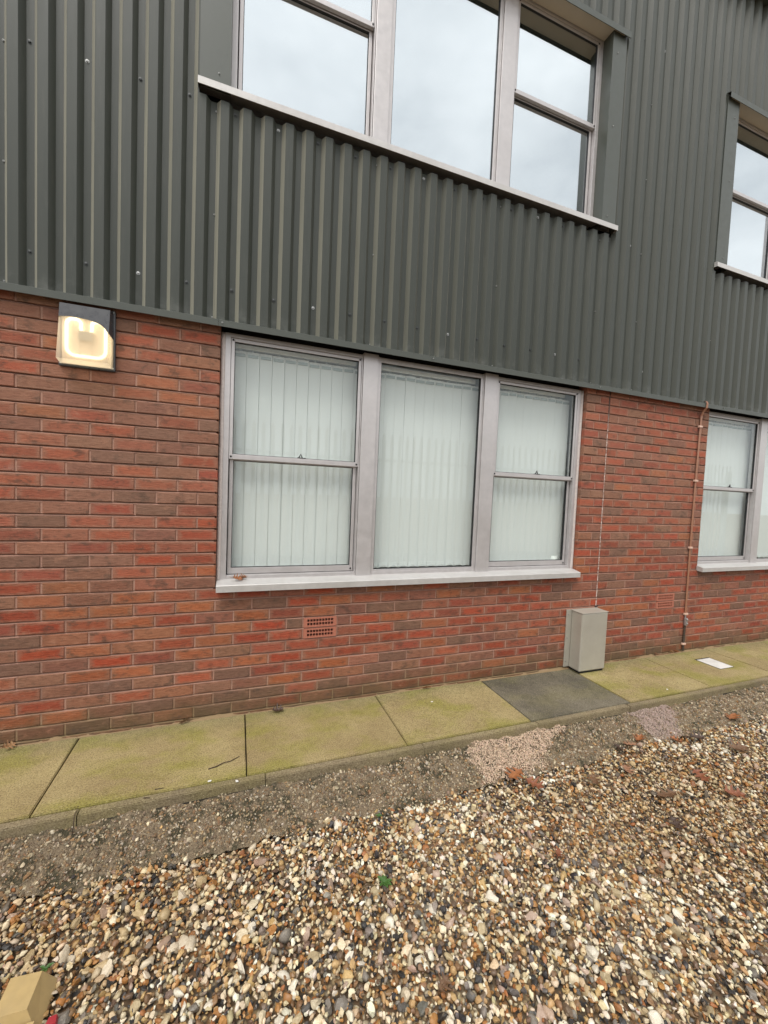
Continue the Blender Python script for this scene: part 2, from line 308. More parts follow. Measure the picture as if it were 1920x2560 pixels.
# wall and slabs rest on this bed
PATH_X0, PATH_X1 = -5.2, 8.2
path = tag(MB().box(PATH_X0, PATH_X1, -0.652, 0.02, GZ - 0.01, -0.048).build('path', M['soil']), kind='structure')
JX = [-4.39, -3.47, -2.55, -1.63, -0.715, 0.198, 1.11, 2.022, 2.94, 3.865, 4.765, 5.68, 6.6]
def slab_mesh(w, d, th, seed, mat, name, cut=None):
    """one slab with a worn, slightly uneven edge; origin at its left front lower corner"""
    r = random.Random(seed); bm = bmesh.new(); bmesh.ops.create_cube(bm, size=1)
    for q in bm.verts: q.co = Vector(((q.co.x + .5) * w, (q.co.y + .5) * d, (q.co.z + .5) * th))
    bmesh.ops.bevel(bm, geom=[e for e in bm.edges if e.verts[0].co.z > th * .9 and e.verts[1].co.z > th * .9], offset=0.004, segments=2, affect='EDGES')
    bmesh.ops.subdivide_edges(bm, edges=[e for e in bm.edges if e.calc_length() > 0.3], cuts=5, use_grid_fill=True)
    for q in bm.verts:
        nz = mnoise.noise(Vector((q.co.x * 9 + seed * 3.1, q.co.y * 9, q.co.z * 9)))
        q.co.x += 0.0016 * nz; q.co.y += 0.0016 * mnoise.noise(Vector((q.co.y * 8, q.co.x * 11 + seed, 2.2)))
    me = bpy.data.meshes.new(name); bm.to_mesh(me); bm.free(); me.materials.append(mat); return me
for i in range(len(JX) - 1):
    g = 0.007
    w = JX[i + 1] - JX[i] - g; dark = (i == 7)
    o = link('paving_slab', slab_mesh(w, 0.598, 0.05, i, M['slab_dark'] if dark else M['slab'], 'paving_slab'), path,
             (JX[i] + g / 2, -0.606, -0.050 + [0, 0, 0, 0, .001, 0, .001, -.001, .002, 0, .001, 0][i]), (rad([0, 0, 0, .1, -.1, 0, .15, -.1, 0, .1, 0, 0][i]), 0, rad([0, 0, 0, .1, 0, -.1, .1, -.2, .15, 0, 0, 0][i])))
    if dark: tag(o, 'darker grey paving slab beside the yellow mossy ones')
ex = [-4.4, -3.3, -2.2, -1.42, -0.527, 0.29, 1.20, 2.05, 2.885, 3.74, 4.62, 5.5, 6.45]
for i in range(len(ex) - 1):
    w = ex[i + 1] - ex[i] - 0.004
    link('edging_stone', slab_mesh(w, 0.044, 0.062, 20 + i, M['edging'], 'edging_stone'), path,
         (ex[i] + .002, -0.654 + [0, 0, 0, 0, .002, -.002, 0, .003, -.004, .002, 0, 0][i], -0.066 + [0, 0, 0, 0, -.001, .001, 0, -.001, .002, -.003, 0, 0][i]), (0, 0, rad([0, 0, 0, 0, .1, -.1, 0, .15, -.2, .1, 0, 0][i])))

# rough concrete haunch in front of the edging
def haunch_z(x, y):
    t = min(1.0, max(0.0, (-0.648 - y) / 0.262))
    z = -0.048 - 0.012 * t - 0.078 * t ** 1.7
    z += 0.016 * mnoise.noise(Vector((x * 2.6, y * 5, 0.4))) * (0.25 + t) + 0.016 * mnoise.noise(Vector((x * 8, y * 10, 3.1))) + 0.013 * mnoise.noise(Vector((x * 27, y * 29, 1.7))) + 0.004 * mnoise.noise(Vector((x * 80, y * 80, 7.7)))
    return z
nx, ny = 1300, 44; X0, X1 = -3.4, 6.4
gx = np.linspace(X0, X1, nx); vv = []
for a in gx:
    front = -0.875 - 0.02 * mnoise.noise(Vector((a * 1.9, 0, 5))) - 0.03 * mnoise.noise(Vector((a * 5.3, 2, 5)))
    for j in range(ny):
        y = -0.640 + (front + 0.640) * j / (ny - 1) * 1.12
        vv.append((float(a), y, haunch_z(float(a), y) if j > 0 else -0.075))
ff = [(i * ny + j, (i + 1) * ny + j, (i + 1) * ny + j + 1, i * ny + j + 1) for i in range(nx - 1) for j in range(ny - 1)]
hm = MB().add(vv, [f[::-1] for f in ff], True)
haunch = tag(hm.build('concrete_haunch', M['haunch']), kind='structure')

# ------------------------------------------------------------------ stones (one mesh per mass)
def ico(sub):
    bm = bmesh.new(); bmesh.ops.create_icosphere(bm, subdivisions=sub, radius=1.0)
    v = np.array([q.co[:] for q in bm.verts]); bm.verts.index_update()
    f = np.array([[q.index for q in p_.verts] for p_ in bm.faces]); bm.free(); return v, f
def protos(sub, n, rng, facet):
    v0, f0 = ico(sub); out = []
    for i in range(n):
        v = v0.copy()
        for k in range(rng.integers(4, 9) if facet else rng.integers(0, 3)):      # chip flat faces off, as on broken flint
            d = rng.normal(size=3); d /= np.linalg.norm(d); lim = rng.uniform(0.28, 0.80); s_ = v @ d
            v = v - np.outer(np.maximum(s_ - lim, 0) * 0.92, d)
        v *= 1 + 0.10 * rng.normal(size=(len(v), 1))
        v *= np.array([1.0, rng.uniform(0.6, 0.95), rng.uniform(0.42, 0.75)])
        out.append(v)
    return np.array(out), f0
def rotmats(n, rng, tilt):
    a = rng.uniform(0, 2 * np.pi, n); b = rng.normal(0, tilt, n); c = rng.normal(0, tilt, n)
    ca, sa, cb, sb, cc, sc = np.cos(a), np.sin(a), np.cos(b), np.sin(b), np.cos(c), np.sin(c); o, i_ = np.zeros(n), np.ones(n)
    Rz = np.array([[ca, -sa, o], [sa, ca, o], [o, o, i_]]).transpose(2, 0, 1)
    Rx = np.array([[i_, o, o], [o, cb, -sb], [o, sb, cb]]).transpose(2, 0, 1)
    Ry = np.array([[cc, o, sc], [o, i_, o], [-sc, o, cc]]).transpose(2, 0, 1)
    return Rx @ Ry @ Rz
def stones(name, pts, rad_, cols, mat, sub, parent=None, tilt=0.4, facet=True, seed=1, sharp=0.5):
    rng = np.random.default_rng(seed); n = len(pts); pv, f0 = protos(sub, 40, rng, facet)
    which = rng.integers(0, len(pv), n); V = pv[which] * rad_[:, None, None]
    V = np.einsum('nij,nkj->nki', rotmats(n, rng, tilt), V) + pts[:, None, :]
    k, m = V.shape[1], len(f0)
    F = (f0[None] + (np.arange(n) * k)[:, None, None]).reshape(-1)
    me = bpy.data.meshes.new(name)
    me.vertices.add(n * k); me.vertices.foreach_set('co', V.astype(np.float32).reshape(-1))
    me.loops.add(n * m * 3); me.loops.foreach_set('vertex_index', F.astype(np.int32))
    me.polygons.add(n * m); me.polygons.foreach_set('loop_start', np.arange(0, n * m * 3, 3, dtype=np.int32))
    me.polygons.foreach_set('use_smooth', np.repeat(rng.random(n) > sharp, m))
    at = me.attributes.new('col', 'FLOAT_COLOR', 'POINT')
    at.data.foreach_set('color', np.repeat(np.c_[cols, np.ones(n)], k, axis=0).astype(np.float32).reshape(-1))
    me.update(calc_edges=True); me.materials.append(mat)
    return tag(link(name, me, parent), kind='stuff')
PAL = np.array([(.62, .53, .37), (.70, .64, .52), (.50, .40, .24), (.44, .29, .13), (.33, .16, .05), (.28, .115, .04), (.20, .115, .055), (.13, .085, .055), (.20, .175, .145), (.105, .095, .085), (.036, .033, .032), (.40, .29, .22)])
PW = np.array([.19, .10, .14, .13, .09, .04, .10, .08, .05, .05, .065, .015]); PW = PW / PW.sum()
def pal(n, rng, br=1.0):
    c = PAL[rng.choice(len(PAL), n, p=PW)] * rng.uniform(0.84, 1.38, (n, 1)) * rng.uniform(0.95, 1.05, (n, 3)) * np.array([1.0, .99, .985]); return np.clip(c * br, 0, 0.85)
POLY = [(-2.2, -.80), (-1.5, -1.9), (0.4, -2.45), (1.8, -2.75), (3.2, -2.3), (5.2, -1.5), (6.3, -.80)]
def inside(x, y):
    r = np.zeros(len(x), bool); n = len(POLY)
    for i in range(n):
        (x0, y0), (x1, y1) = POLY[i], POLY[(i + 1) % n]
        c = ((y0 > y) != (y1 > y)) & (x < (x1 - x0) * (y - y0) / (y1 - y0 + 1e-12) + x0); r ^= c
    return r
def gh(x, y):    # gentle relief of the gravel bed
    return GZ + 0.010 * np.sin(2.1 * x + 1.3 * y) * np.cos(1.7 * y - .8 * x) + 0.006 * np.sin(6.3 * x - 4 * y)
def gravel_points(pitch, rng):
    xs = np.arange(-2.3, 6.4, pitch); ys = np.arange(-2.8, -.78, pitch); X, Y = np.meshgrid(xs, ys); X, Y = X.ravel(), Y.ravel()
    X = X + rng.uniform(-.6, .6, len(X)) * pitch; Y = Y + rng.uniform(-.6, .6, len(Y)) * pitch
    fr = -0.855 - .02 * np.sin(X * 2.3) - .018 * np.sin(X * 7.1 + 1) - .012 * np.sin(X * 17.7)
    k = inside(X, Y) & (Y < fr + rng.uniform(-.02, .02, len(X))); return X[k], Y[k]
for near in (True, False):
    rng = np.random.default_rng(5 if near else 6); X, Y = gravel_points(0.0136, rng)
    d = np.hypot(X - 0.12, Y + 2.74); k = (d < 2.05) if near else (d >= 2.05); X, Y = X[k], Y[k]; n = len(X)
    r = np.clip(np.exp(rng.normal(math.log(0.0093), 0.36, n)), 0.005, 0.021)
    big = rng.random(n) < 0.020; r[big] = rng.uniform(0.018, 0.030, big.sum())
    Z = gh(X, Y) + rng.uniform(-.006, .010, n) + r * 0.15
    c = pal(n, rng); c[big] = PAL[rng.choice([0, 1, 1, 2, 8, 11], big.sum())] * rng.uniform(.8, 1.1, (big.sum(), 1))
    patch = (np.sin(X * 1.3 + 2 * Y + 1) * np.sin(2.2 * Y - .7 * X) > 0.35)[:, None]; c = np.where(patch, c * np.array([.86, .80, .72]), c)
    stones('gravel', np.c_[X, Y, Z], r, c, M['stone'], 2 if near else 1, tilt=0.6, seed=3 + near, sharp=0.62)
    tag(bpy.data.objects['gravel' if near else 'gravel.001'], 'loose flint gravel of cream, tan, brown and black stones' , 'gravel')
# aggregate standing out of the haunch
rng = np.random.default_rng(21); n = 27000
X = rng.uniform(-2.4, 6.0, n); t_ = rng.beta(1.15, 1.0, n); Y = -0.652 - t_ * 0.245
Z = np.array([haunch_z(a, b) for a, b in zip(X, Y)]); r = np.clip(np.exp(rng.normal(math.log(0.0052), .45, n)), .0025, .015)
c = pal(n, rng, 0.75) * .50 + np.array([.215, .155, .095]) * .50 ; ch = rng.random(n) < .08; c[ch] = np.array([.50, .42, .29]) * rng.uniform(.8, 1.2, (ch.sum(), 1))
k = rng.choice(n, 420, replace=False); k = k[rng.random(420) < t_[k] ** 1.5]      # loose stones kicked up onto the haunch
r[k] = rng.uniform(.006, .0125, len(k)); c[k] = pal(len(k), rng); Z[k] += r[k] * .35
o = stones('haunch_aggregate', np.c_[X, Y, Z + r * .12], r, c, M['grit'], 1, parent=haunch, tilt=.8, seed=9, sharp=.7)
# two pinkish repair patches
def pink_patch(poly, seed, col, dens):
    rng = np.random.default_rng(seed); P_ = np.array(poly); lo, hi = P_.min(0), P_.max(0); n = dens
    X = rng.uniform(lo[0], hi[0], n); Y = rng.uniform(lo[1], hi[1], n); wx = X + .025 * np.sin(Y * 31 + seed) + .018 * np.sin(Y * 83 + X * 40) + rng.normal(0, .012, n); wy = Y + .015 * np.sin(X * 23) + .010 * np.sin(X * 71) + rng.normal(0, .009, n)
    r_ = np.zeros(n, bool)
    for i in range(len(poly)):
        (x0, y0), (x1, y1) = poly[i], poly[(i + 1) % len(poly)]
        r_ ^= ((y0 > wy) != (y1 > wy)) & (wx < (x1 - x0) * (wy - y0) / (y1 - y0 + 1e-12) + x0)
    X, Y = X[r_], Y[r_]; n = len(X); r = rng.uniform(.0022, .0050, n)
    Z = np.array([haunch_z(a, b) for a, b in zip(X, Y)]) + .008 + rng.uniform(-.003, .004, n)
    c = np.array(col) * rng.uniform(.72, 1.2, (n, 1)) * rng.uniform(.95, 1.05, (n, 3))
    return stones('repair_patch', np.c_[X, Y, Z], r, c, M['grit'], 1, parent=haunch, tilt=.9, seed=seed, sharp=.8)
tag(pink_patch([(1.50, -.640), (2.26, -.640), (2.14, -.735), (1.92, -.80), (1.88, -.895), (1.44, -.905)], 31, (.66, .500, .370), 13000), 'pinkish beige patch of coarse fresh concrete')
tag(pink_patch([(2.86, -.640), (3.26, -.640), (3.20, -.80), (3.04, -.90), (2.84, -.89)], 33, (.50, .385, .330), 7000), 'dusky pink patch of coarse fresh concrete')

# ------------------------------------------------------------------ building
H, ZT = 0.07552, 2.4393            # course height; top of course 1
building = tag(empty('building'), 'two-storey building with red brick ground floor and dark green corrugated metal cladding above', 'building')
WALL_X0, WALL_X1 = -5.2, 8.2
JOINT = 3.220                       # movement joint in the brickwork
WINS = [(0.0, 2.955), (4.556, 7.49)]
SILL_ROW, LAST_ROW = 21, 34
# mortar body: flush sheet for the perpends plus a sloped weather-struck strip in every bed joint
mb = MB()
def wall_spans(row):
    s = [(WALL_X0, WALL_X1)]
    if row <= SILL_ROW: s = [(WALL_X0, WINS[0][0]), (WINS[0][1], WINS[1][0]), (WINS[1][1], WALL_X1)]
    return s
for row in range(-1, LAST_ROW + 1):
    zb = ZT - row * H                                     # underside of this course's bricks
    for a, b in wall_spans(row):
        for c, d in ((a, min(b, JOINT - .006)), (max(a, JOINT + .006), b)):
            if d <= c: continue
            c2 = c + (0.012 if c in (WINS[0][1], WINS[1][1]) else 0); d2 = d - (0.012 if d in (WINS[0][0], WINS[1][0]) else 0)
            cuts = [(c2, d2)]
            if row in (25, 26):
                for va, vb in ((.567, .797), (3.995, 4.245)):
                    cuts = [q for p_ in cuts for q in ([(p_[0], va), (vb, p_[1])] if p_[0] < va and vb < p_[1] else [p_])]
            for p_, q in cuts: mb.add([(p_, .0045, zb), (q, .0045, zb), (q, .0045, zb + .0652), (p_, .0045, zb + .0652)], [(0, 1, 2, 3)])
            mb.add([(c2, .0015, zb - .0104), (d2, .0015, zb - .0104), (d2, .0185, zb), (c2, .0185, zb)], [(0, 1, 2, 3)])
            mb.add([(c2, .0185, zb), (d2, .0185, zb), (d2, .0045, zb), (c2, .0045, zb)], [(0, 1, 2, 3)])
for (a, s_) in ((WINS[0][0], -1), (WINS[0][1], 1), (WINS[1][0], -1), (WINS[1][1], 1)):     # mortar in the reveals
    x = a + s_ * .004; mb.add([(x, .0, ZT - SILL_ROW * H), (x, .13, ZT - SILL_ROW * H), (x, .13, ZT + .08), (x, .0, ZT + .08)], [(0, 1, 2, 3)])
brick_wall = mb.build('brick_wall', M['mortar'], building)
# bricks
def bricks():
    L, G = 0.225, 0.0098; out = []
    for row in range(0, LAST_ROW + 1):
        odd = row % 2 == 1
        def run(a, b, perp0):
            """bricks between a and b, with joints at perp0 + k*L"""
            xs = [a] + [p_ for p_ in (perp0 + k * L for k in range(-40, 60)) if a + .03 < p_ < b - .03] + [b]
            for p_, q in zip(xs[:-1], xs[1:]):
                out.append((p_ + (0 if p_ == a else G / 2), q - (0 if q == b else G / 2), row))
        ph = 0.0 if odd else L / 2
        phr = JOINT + .008 + (L / 2 if odd else 0.0)
        if row <= SILL_ROW:
            run(WALL_X0, WINS[0][0], ph)
            out.append((WINS[0][1], WINS[0][1] + (.160 if odd else .100) - G / 2, row)); out.append((WINS[0][1] + (.160 if odd else .100) + G / 2, JOINT - .007, row))
            run(JOINT + .007, WINS[1][0], phr); run(WINS[1][1], WALL_X1, phr)
        else:
            run(WALL_X0, JOINT - .007, ph); run(JOINT + .007, WALL_X1, phr)
    return out
VENTS = [(0.567, 0.797), (3.995, 4.245)]
BR = []
for x0, x1, row in bricks():
    if row in (25, 26):
        hit = False
        for a, b in VENTS:
            if x1 > a - .012 and x0 < b + .012:
                hit = True
                if x0 < a - .06: BR.append((x0, a - .010, row))
                if x1 > b + .06: BR.append((b + .010, x1, row))
        if hit: continue
    BR.append((x0, x1, row))
# colours: kinds seen in the photograph (fired core flag in alpha)
KINDS = {'red': ((.315, .084, .042), 1.0), 'crimson': ((.275, .078, .048), 1.0), 'orange': ((.350, .130, .048), .7), 'rose': ((.320, .118, .068), 1.0), 'brown': ((.215, .112, .070), .5), 'tan': ((.230, .128, .072), .15), 'dark': ((.085, .066, .046), 0.0), 'plum': ((.185, .078, .058), .35)}
def kind_for(x, row, rng):
    z = ZT - row * H; w = dict(red=.27, crimson=.19, orange=.09, rose=.19, brown=.13, tan=.05, dark=.05, plum=.05)
    if x < 0.1 and z > 1.2: w.update(brown=.25, rose=.28, red=.22, crimson=.08, tan=.08, dark=.03)
    if x < 0.3 and .3 < z < .9: w.update(orange=.28, red=.30)
    if x > 3.0: w.update(red=.36, crimson=.30, rose=.12, brown=.09, orange=.06)
    if z < .12: w.update(brown=.45, dark=.14, red=.12, crimson=.12)
    k = list(w); p_ = np.array([w[a] for a in k]); return k[rng.choice(len(k), p=p_ / p_.sum())]
SPOT = {'dark': [(3.43, 22), (3.88, 22), (1.90, 28), (3.93, 6), (3.66, 4.9), (3.30, 11), (3.33, 14), (4.28, 14), (3.56, 19), (4.31, 25), (4.75, 23), (4.95, 25), (5.25, 27), (1.32, 24), (.50, 25), (-.20, 28), (.10, 29), (-.82, 16), (-.06, 8), (-.33, 9), (-.33, 11), (-.06, 10), (-.06, 2), (-.55, 14), (-.35, 24), (1.02, 30), (3.30, 9), (3.05, 12), (-.28, 25), (.31, 23), (1.15, 29), (4.42, 17), (4.40, 19), (4.75, 22), (3.32, 24), (-.60, 32), (.12, 31)],
        'orange': [(-.28, 6), (-.12, 7), (-.12, 3), (-.55, 22), (-.55, 23), (-.78, 23), (-.55, 24), (-.70, 25), (-.78, 26), (-.40, 25), (.68, 23), (.35, 30), (3.42, 26), (3.62, 26), (3.85, 26), (3.50, 24), (3.90, 23), (4.45, 17), (3.34, 17), (3.10, 17), (3.00, 20), (-.95, 22), (-.30, 20), (-.05, 20)],
        'red': [(-.12, 11), (-.33, 8), (-.33, 16), (-.12, 17), (-.4, 19), (.45, 26), (1.4, 27), (2.4, 26)]}
def brick_mesh(x0, x1, var):
    """chamfered box with a slightly irregular arris; local origin on its face centre"""
    w = (x1 - x0) / 2; hh = .0326; c = .0034; dep = .10; r = random.Random(var * 77 + int(w * 1e4)); j = lambda a=.0020: r.uniform(-a, a)
    nseg = 3; xs = [-w + c] + [-w + c + (2 * w - 2 * c) * k / nseg + j(.004) for k in range(1, nseg)] + [w - c]
    top = [(x, j(.0005), hh - c + j()) for x in xs]; bot = [(x, j(.0005), -hh + c + j()) for x in xs]
    ot = [(x + (-c if i == 0 else c if i == nseg else 0), c * .9, hh + j(.0017)) for i, x in enumerate(xs)]
    ob = [(x + (-c if i == 0 else c if i == nseg else 0), c * .9, -hh + j(.0017)) for i, x in enumerate(xs)]
    v = top + bot + ot + ob + [(-w, dep, hh), (w, dep, hh), (-w, dep, -hh), (w, dep, -hh)]; n = nseg + 1; T, B, OT, OB, K = 0, n, 2 * n, 3 * n, 4 * n
    f = []
    for i in range(nseg):
        f += [(B + i, B + i + 1, T + i + 1, T + i), (T + i, T + i + 1, OT + i + 1, OT + i), (OB + i, OB + i + 1, B + i + 1, B + i)]
    f += [(OB, B, T, OT), (B + nseg, OB + nseg, OT + nseg, T + nseg)]
    f += [tuple([OT + i for i in range(n)] + [K + 1, K]), tuple([OB + i for i in range(n)][::-1] + [K + 2, K + 3]), (OB, OT, K, K + 2), (OT + nseg, OB + nseg, K + 3, K + 1)]
    return v, f
def loc_uv(me, v, f):
    uv = me.uv_layers.new(name='loc'); flat = [i for q in f for i in q]
    uv.data.foreach_set('uv', np.array([(v[i][0] + (0.3 if v[i][1] > .05 else 0) * 0, v[i][2]) for i in flat], np.float32).reshape(-1))
def to_px(x, z):
    q = cam_inv @ Vector((x, 0, z)); return (0.5 + q.x / -q.z * 1006.6 / 1920, 0.5 - q.y / -q.z * 1006.6 / 2560, -q.z)
bpy.context.view_layer.update(); cam_inv = cam.matrix_world.inverted()
rngb = np.random.default_rng(17); info = []
for x0, x1, row in BR:
    xc, zc = (x0 + x1) / 2, ZT - row * H + .0326; u, v, dp = to_px(xc, zc); k = kind_for(xc, row, rngb)
    for kk, pts in SPOT.items():
        for (sx, sr) in pts:
            if abs(sr - row) < .5 and x0 <= sx <= x1: k = kk
    vis = 0 < u < 1 and 0 < v < 1 and zc > -.02 and not (row < 1)
    col, fl = KINDS[k]; s_ = rngb.uniform(.82, 1.16); col = tuple(c * s_ * rngb.uniform(.95, 1.05) for c in col)
    info.append((x0, x1, row, xc, zc, col, fl * rngb.uniform(.6, 1.0) * (rngb.random() < .9), (x1 - x0) / dp ** 2 if vis else -1))
order = sorted(range(len(info)), key=lambda i: -info[i][7]); single = set(i for i in order[:300] if info[i][7] > 0)
cache = {}; iv, iff, ic, iseed, iuv = [], [], [], [], []
for i, (x0, x1, row, xc, zc, col, fl, sc) in enumerate(info):
    var = i % 5; yj = rngb.uniform(-.0022, .0012)
    if i in single:
        key = (round(x1 - x0, 3), var)
        if key not in cache:
            v, f = brick_mesh(x0, x1, var); m_ = bpy.data.meshes.new('brick'); m_.from_pydata(v, [], f); loc_uv(m_, v, f); m_.materials.append(M['brick']); cache[key] = m_
        o = link('brick', cache[key], brick_wall, (xc, yj, zc), (0, rad(rngb.uniform(-.25, .25)), 0)); o.color = (*col, fl)
    else:
        v, f = brick_mesh(x0, x1, var); b = len(iv); sd_ = rngb.random()
        iv += [(xc + p_[0], yj + p_[1], zc + p_[2]) for p_ in v]; iff += [[b + k for k in q] for q in f]; ic += [(*col, fl)] * len(v); iseed += [sd_] * len(v); iuv += [(v[k][0], v[k][2]) for q in f for k in q]
m_ = bpy.data.meshes.new('brick_infill'); m_.from_pydata(iv, [], iff); m_.materials.append(M['brick_b'])
m_.attributes.new('col', 'FLOAT_COLOR', 'POINT').data.foreach_set('color', np.array(ic, np.float32).reshape(-1))
m_.attributes.new('seed', 'FLOAT', 'POINT').data.foreach_set('value', np.array(iseed, np.float32))
m_.uv_layers.new(name='loc').data.foreach_set('uv', np.array(iuv, np.float32).reshape(-1))
tag(link('brick_infill', m_, brick_wall), kind='stuff')
# movement joint: lumpy sealant bead
pts = [(JOINT + .0012 * mnoise.noise(Vector((0, 0, z * 9))), .004 + .0022 * mnoise.noise(Vector((1, 2, z * 30))), z) for z in np.arange(.02, 2.48, .012)]
MB().tube(pts, [.0048 + .0014 * mnoise.noise(Vector((3, 1, p_[2] * 55))) for p_ in pts], 6).build('sealant_joint', M['joint'], brick_wall)
# air bricks: two courses each, real square holes
for a, b in VENTS:
    for row in (25, 26):
        z0 = ZT - row * H - .001; z1 = z0 + .067; m_ = MB(); w = b - a; x0, x1 = 0, w; gx0, gx1 = .022, w - .022
        ncol = 9; cw = (gx1 - gx0) / ncol; hx = [(gx0 + cw * (k + .13), gx0 + cw * (k + .87)) for k in range(ncol)]; hz = [(.012, .031), (.037, .056)]
        xe = [0] + [q for p_ in hx for q in p_] + [w]; ze = [0, hz[0][0], hz[0][1], hz[1][0], hz[1][1], .067]
        for i in range(len(xe) - 1):
            for j in range(5):
                if i % 2 == 1 and j % 2 == 1:      # the hole: four walls and a dark back
                    q0, q1, r0, r1 = xe[i], xe[i + 1], ze[j], ze[j + 1]
                    m_.add([(q0, 0, r0), (q1, 0, r0), (q1, 0, r1), (q0, 0, r1), (q0, .05, r0), (q1, .05, r0), (q1, .05, r1), (q0, .05, r1)], [(0, 4, 5, 1), (1, 5, 6, 2), (2, 6, 7, 3), (3, 7, 4, 0)])
                else: m_.add([(xe[i], 0, ze[j]), (xe[i + 1], 0, ze[j]), (xe[i + 1], 0, ze[j + 1]), (xe[i], 0, ze[j + 1])], [(0, 1, 2, 3)])
        m_.add([(0, 0, 0), (w, 0, 0), (w, .05, 0), (0, .05, 0), (0, 0, .067), (w, 0, .067), (w, .05, .067), (0, .05, .067)], [(0, 3, 2, 1), (4, 5, 6, 7), (0, 4, 7, 3), (1, 2, 6, 5)])
        av = m_.build('air_brick', M['air_brick'], brick_wall, (a, -.0035, z0))
        tag(MB().box(a + .01, b - .01, .047, .06, z0 + .005, z0 + .062).build('vent_recess', M['void'], brick_wall), kind=None)
# crumbly mortar fillet along the foot of the wall
fl_ = []
for k in range(420):
    x = -1.6 + k * 7.6 / 420; n_ = mnoise.noise(Vector((x * 6, 1.3, 0))) + .6 * mnoise.noise(Vector((x * 21, 4, 0))); fl_.append((x, -.006 - .010 * max(0, n_ + .25), .004 + .022 * max(0, n_ + .12)))
m_ = MB(); m_.add([(x, .002, z) for x, y, z in fl_] + [(x, y, -.004) for x, y, z in fl_], [(i, i + 420, i + 421, i + 1) for i in range(419)], True)
m_.build('mortar_fillet', M['mortar'], brick_wall)

# ---- cladding
PITCH, YT, YC = 0.125, -0.018, -0.050
CLAD_Z0, CLAD_Z1 = 2.500, 6.40
SILL_Z = 3.764; HEAD_Z = 5.372
UWINS = [(-0.140, 3.078), (4.372, 7.60)]          # openings in the cladding, trim included
cladding = MB().box(WALL_X0, WALL_X1, .006, .05, 2.508, 3.70).build('metal_cladding', M['void'], building)
def prof_y(x):
    m = (x - 0.045) % PITCH
    if m < .035: return YT
    if m < .057: return YT + (YC - YT) * (m - .035) / .022
    if m < .103: return YC
    return YC + (YT - YC) * (m - .103) / .022
def prof_breaks(a, b):
    ks = range(int((a - .045) / PITCH) - 2, int((b - .045) / PITCH) + 2); s_ = [a, b]
    for k in ks:
        for off in (0, .0345, .0360, .0560, .0575, .1025, .1040, .1240):
            x = .045 + k * PITCH + off
            if a + .0004 < x < b - .0004: s_.append(x)
    for p_, q in UWINS:
        for e in (p_, q):
            if a < e < b: s_.append(e)
    return sorted(s_)
SEAMS = [-4.05, -3.05, -2.05, -1.05, -.05, .955, 1.955, 2.955, 3.44, 4.44, 5.44, 6.44, 7.44, 8.2]
for i, (a, b) in enumerate(zip([-5.2] + SEAMS[:-1], SEAMS)):
    bx_ = prof_breaks(a, b + (.012 if b < 8 else 0)); dy = -.0016 * (1 if i % 2 else 2)
    lower, upper = MB(), MB()
    for p_, q in zip(bx_[:-1], bx_[1:]):
        mid = (p_ + q) / 2; zs = [(lower, CLAD_Z0, CLAD_Z1)]
        over = all(any(u < e < v for u, v in UWINS) for e in (a + .02, b - .02))
        for (u, v) in UWINS:
            if u < mid < v: zs = [(lower, CLAD_Z0, SILL_Z)] + [(upper if over else lower, HEAD_Z + .01, CLAD_Z1)]
        y0, y1 = prof_y(p_ + 1e-5) + dy, prof_y(q - 1e-5) + dy
        for tgt, z0, z1 in zs:
            zz = np.linspace(z0, z1, 5); vs_ = [(x, y, z) for z in zz for x, y in ((p_, y0), (q, y1))]
            tgt.add(vs_, [(2 * k, 2 * k + 1, 2 * k + 3, 2 * k + 2) for k in range(4)])
    for tgt in (lower, upper):
        if tgt.v:
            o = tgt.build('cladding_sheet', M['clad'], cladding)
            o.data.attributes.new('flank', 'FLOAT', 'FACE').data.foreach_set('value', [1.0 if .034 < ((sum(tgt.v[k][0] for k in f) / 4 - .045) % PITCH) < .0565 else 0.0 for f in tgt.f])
# drip flashing at the foot of the cladding, in lengths
fx = [-5.2, -2.4, -.01, 1.42, 2.98, 4.66, 8.2]
for a, b in zip(fx[:-1], fx[1:]):
    MB().poly_x([(-.050, 2.474), (-.054, 2.463), (-.0585, 2.463), (-.0600, 2.500), (-.054, 2.5035), (-.012, 2.512)], a, b - .0015).build('drip_flashing', M['clad_trim'], cladding)
def head(r, n=8):
    m_ = MB(); prof = [(r, 0), (r, -.002), (r * .62, -.0022), (r * .60, -.0062), (r * .3, -.0072)]
    vs_ = [(math.cos(2 * math.pi * k / n) * p_, d, math.sin(2 * math.pi * k / n) * p_) for p_, d in prof for k in range(n)]
    m_.add(vs_, [(i * n + k, (i + 1) * n + k, (i + 1) * n + (k + 1) % n, i * n + (k + 1) % n) for i in range(4) for k in range(n)] + [tuple(range(4 * n, 5 * n))]); return m_
HS = head(.0105).mesh('screw', M['screw']); HD = head(.0120).mesh('screw_capped', M['screw_dark']); HP = head(.0050).mesh('rivet', M['screw'])
for k in range(-2, 30):
    x = -.950 + .25 * k
    if x > 6.4: break
    for z in (2.695, 3.755, 5.475, 6.15):
        inw = any(u - .02 < x < v + .02 for u, v in UWINS)
        if inw and z in (3.755,): z = 3.728
        u_, v_, d_ = to_px(x, z)
        if not (-.08 < u_ < 1.08 and -.05 < v_ < 1): continue
        link('screw', HD if (k * 7 + int(z * 10)) % 4 else HS, cladding, (x + .008, YT - .002, z + random.uniform(-.006, .006)), (0, random.random() * 3, 0))
for sx in SEAMS[3:10]:
    for z in (2.520, 3.122, 3.712, 4.35, 4.98):
        if any(u < sx < v for u, v in UWINS) and z > 3.75: continue
        link('rivet', HP, cladding, (sx + .001, YT - .004, z))
for x in (-.02, 1.40, 3.0, 4.64): link('rivet', HP, cladding, (x + .03, -.060, 2.484))
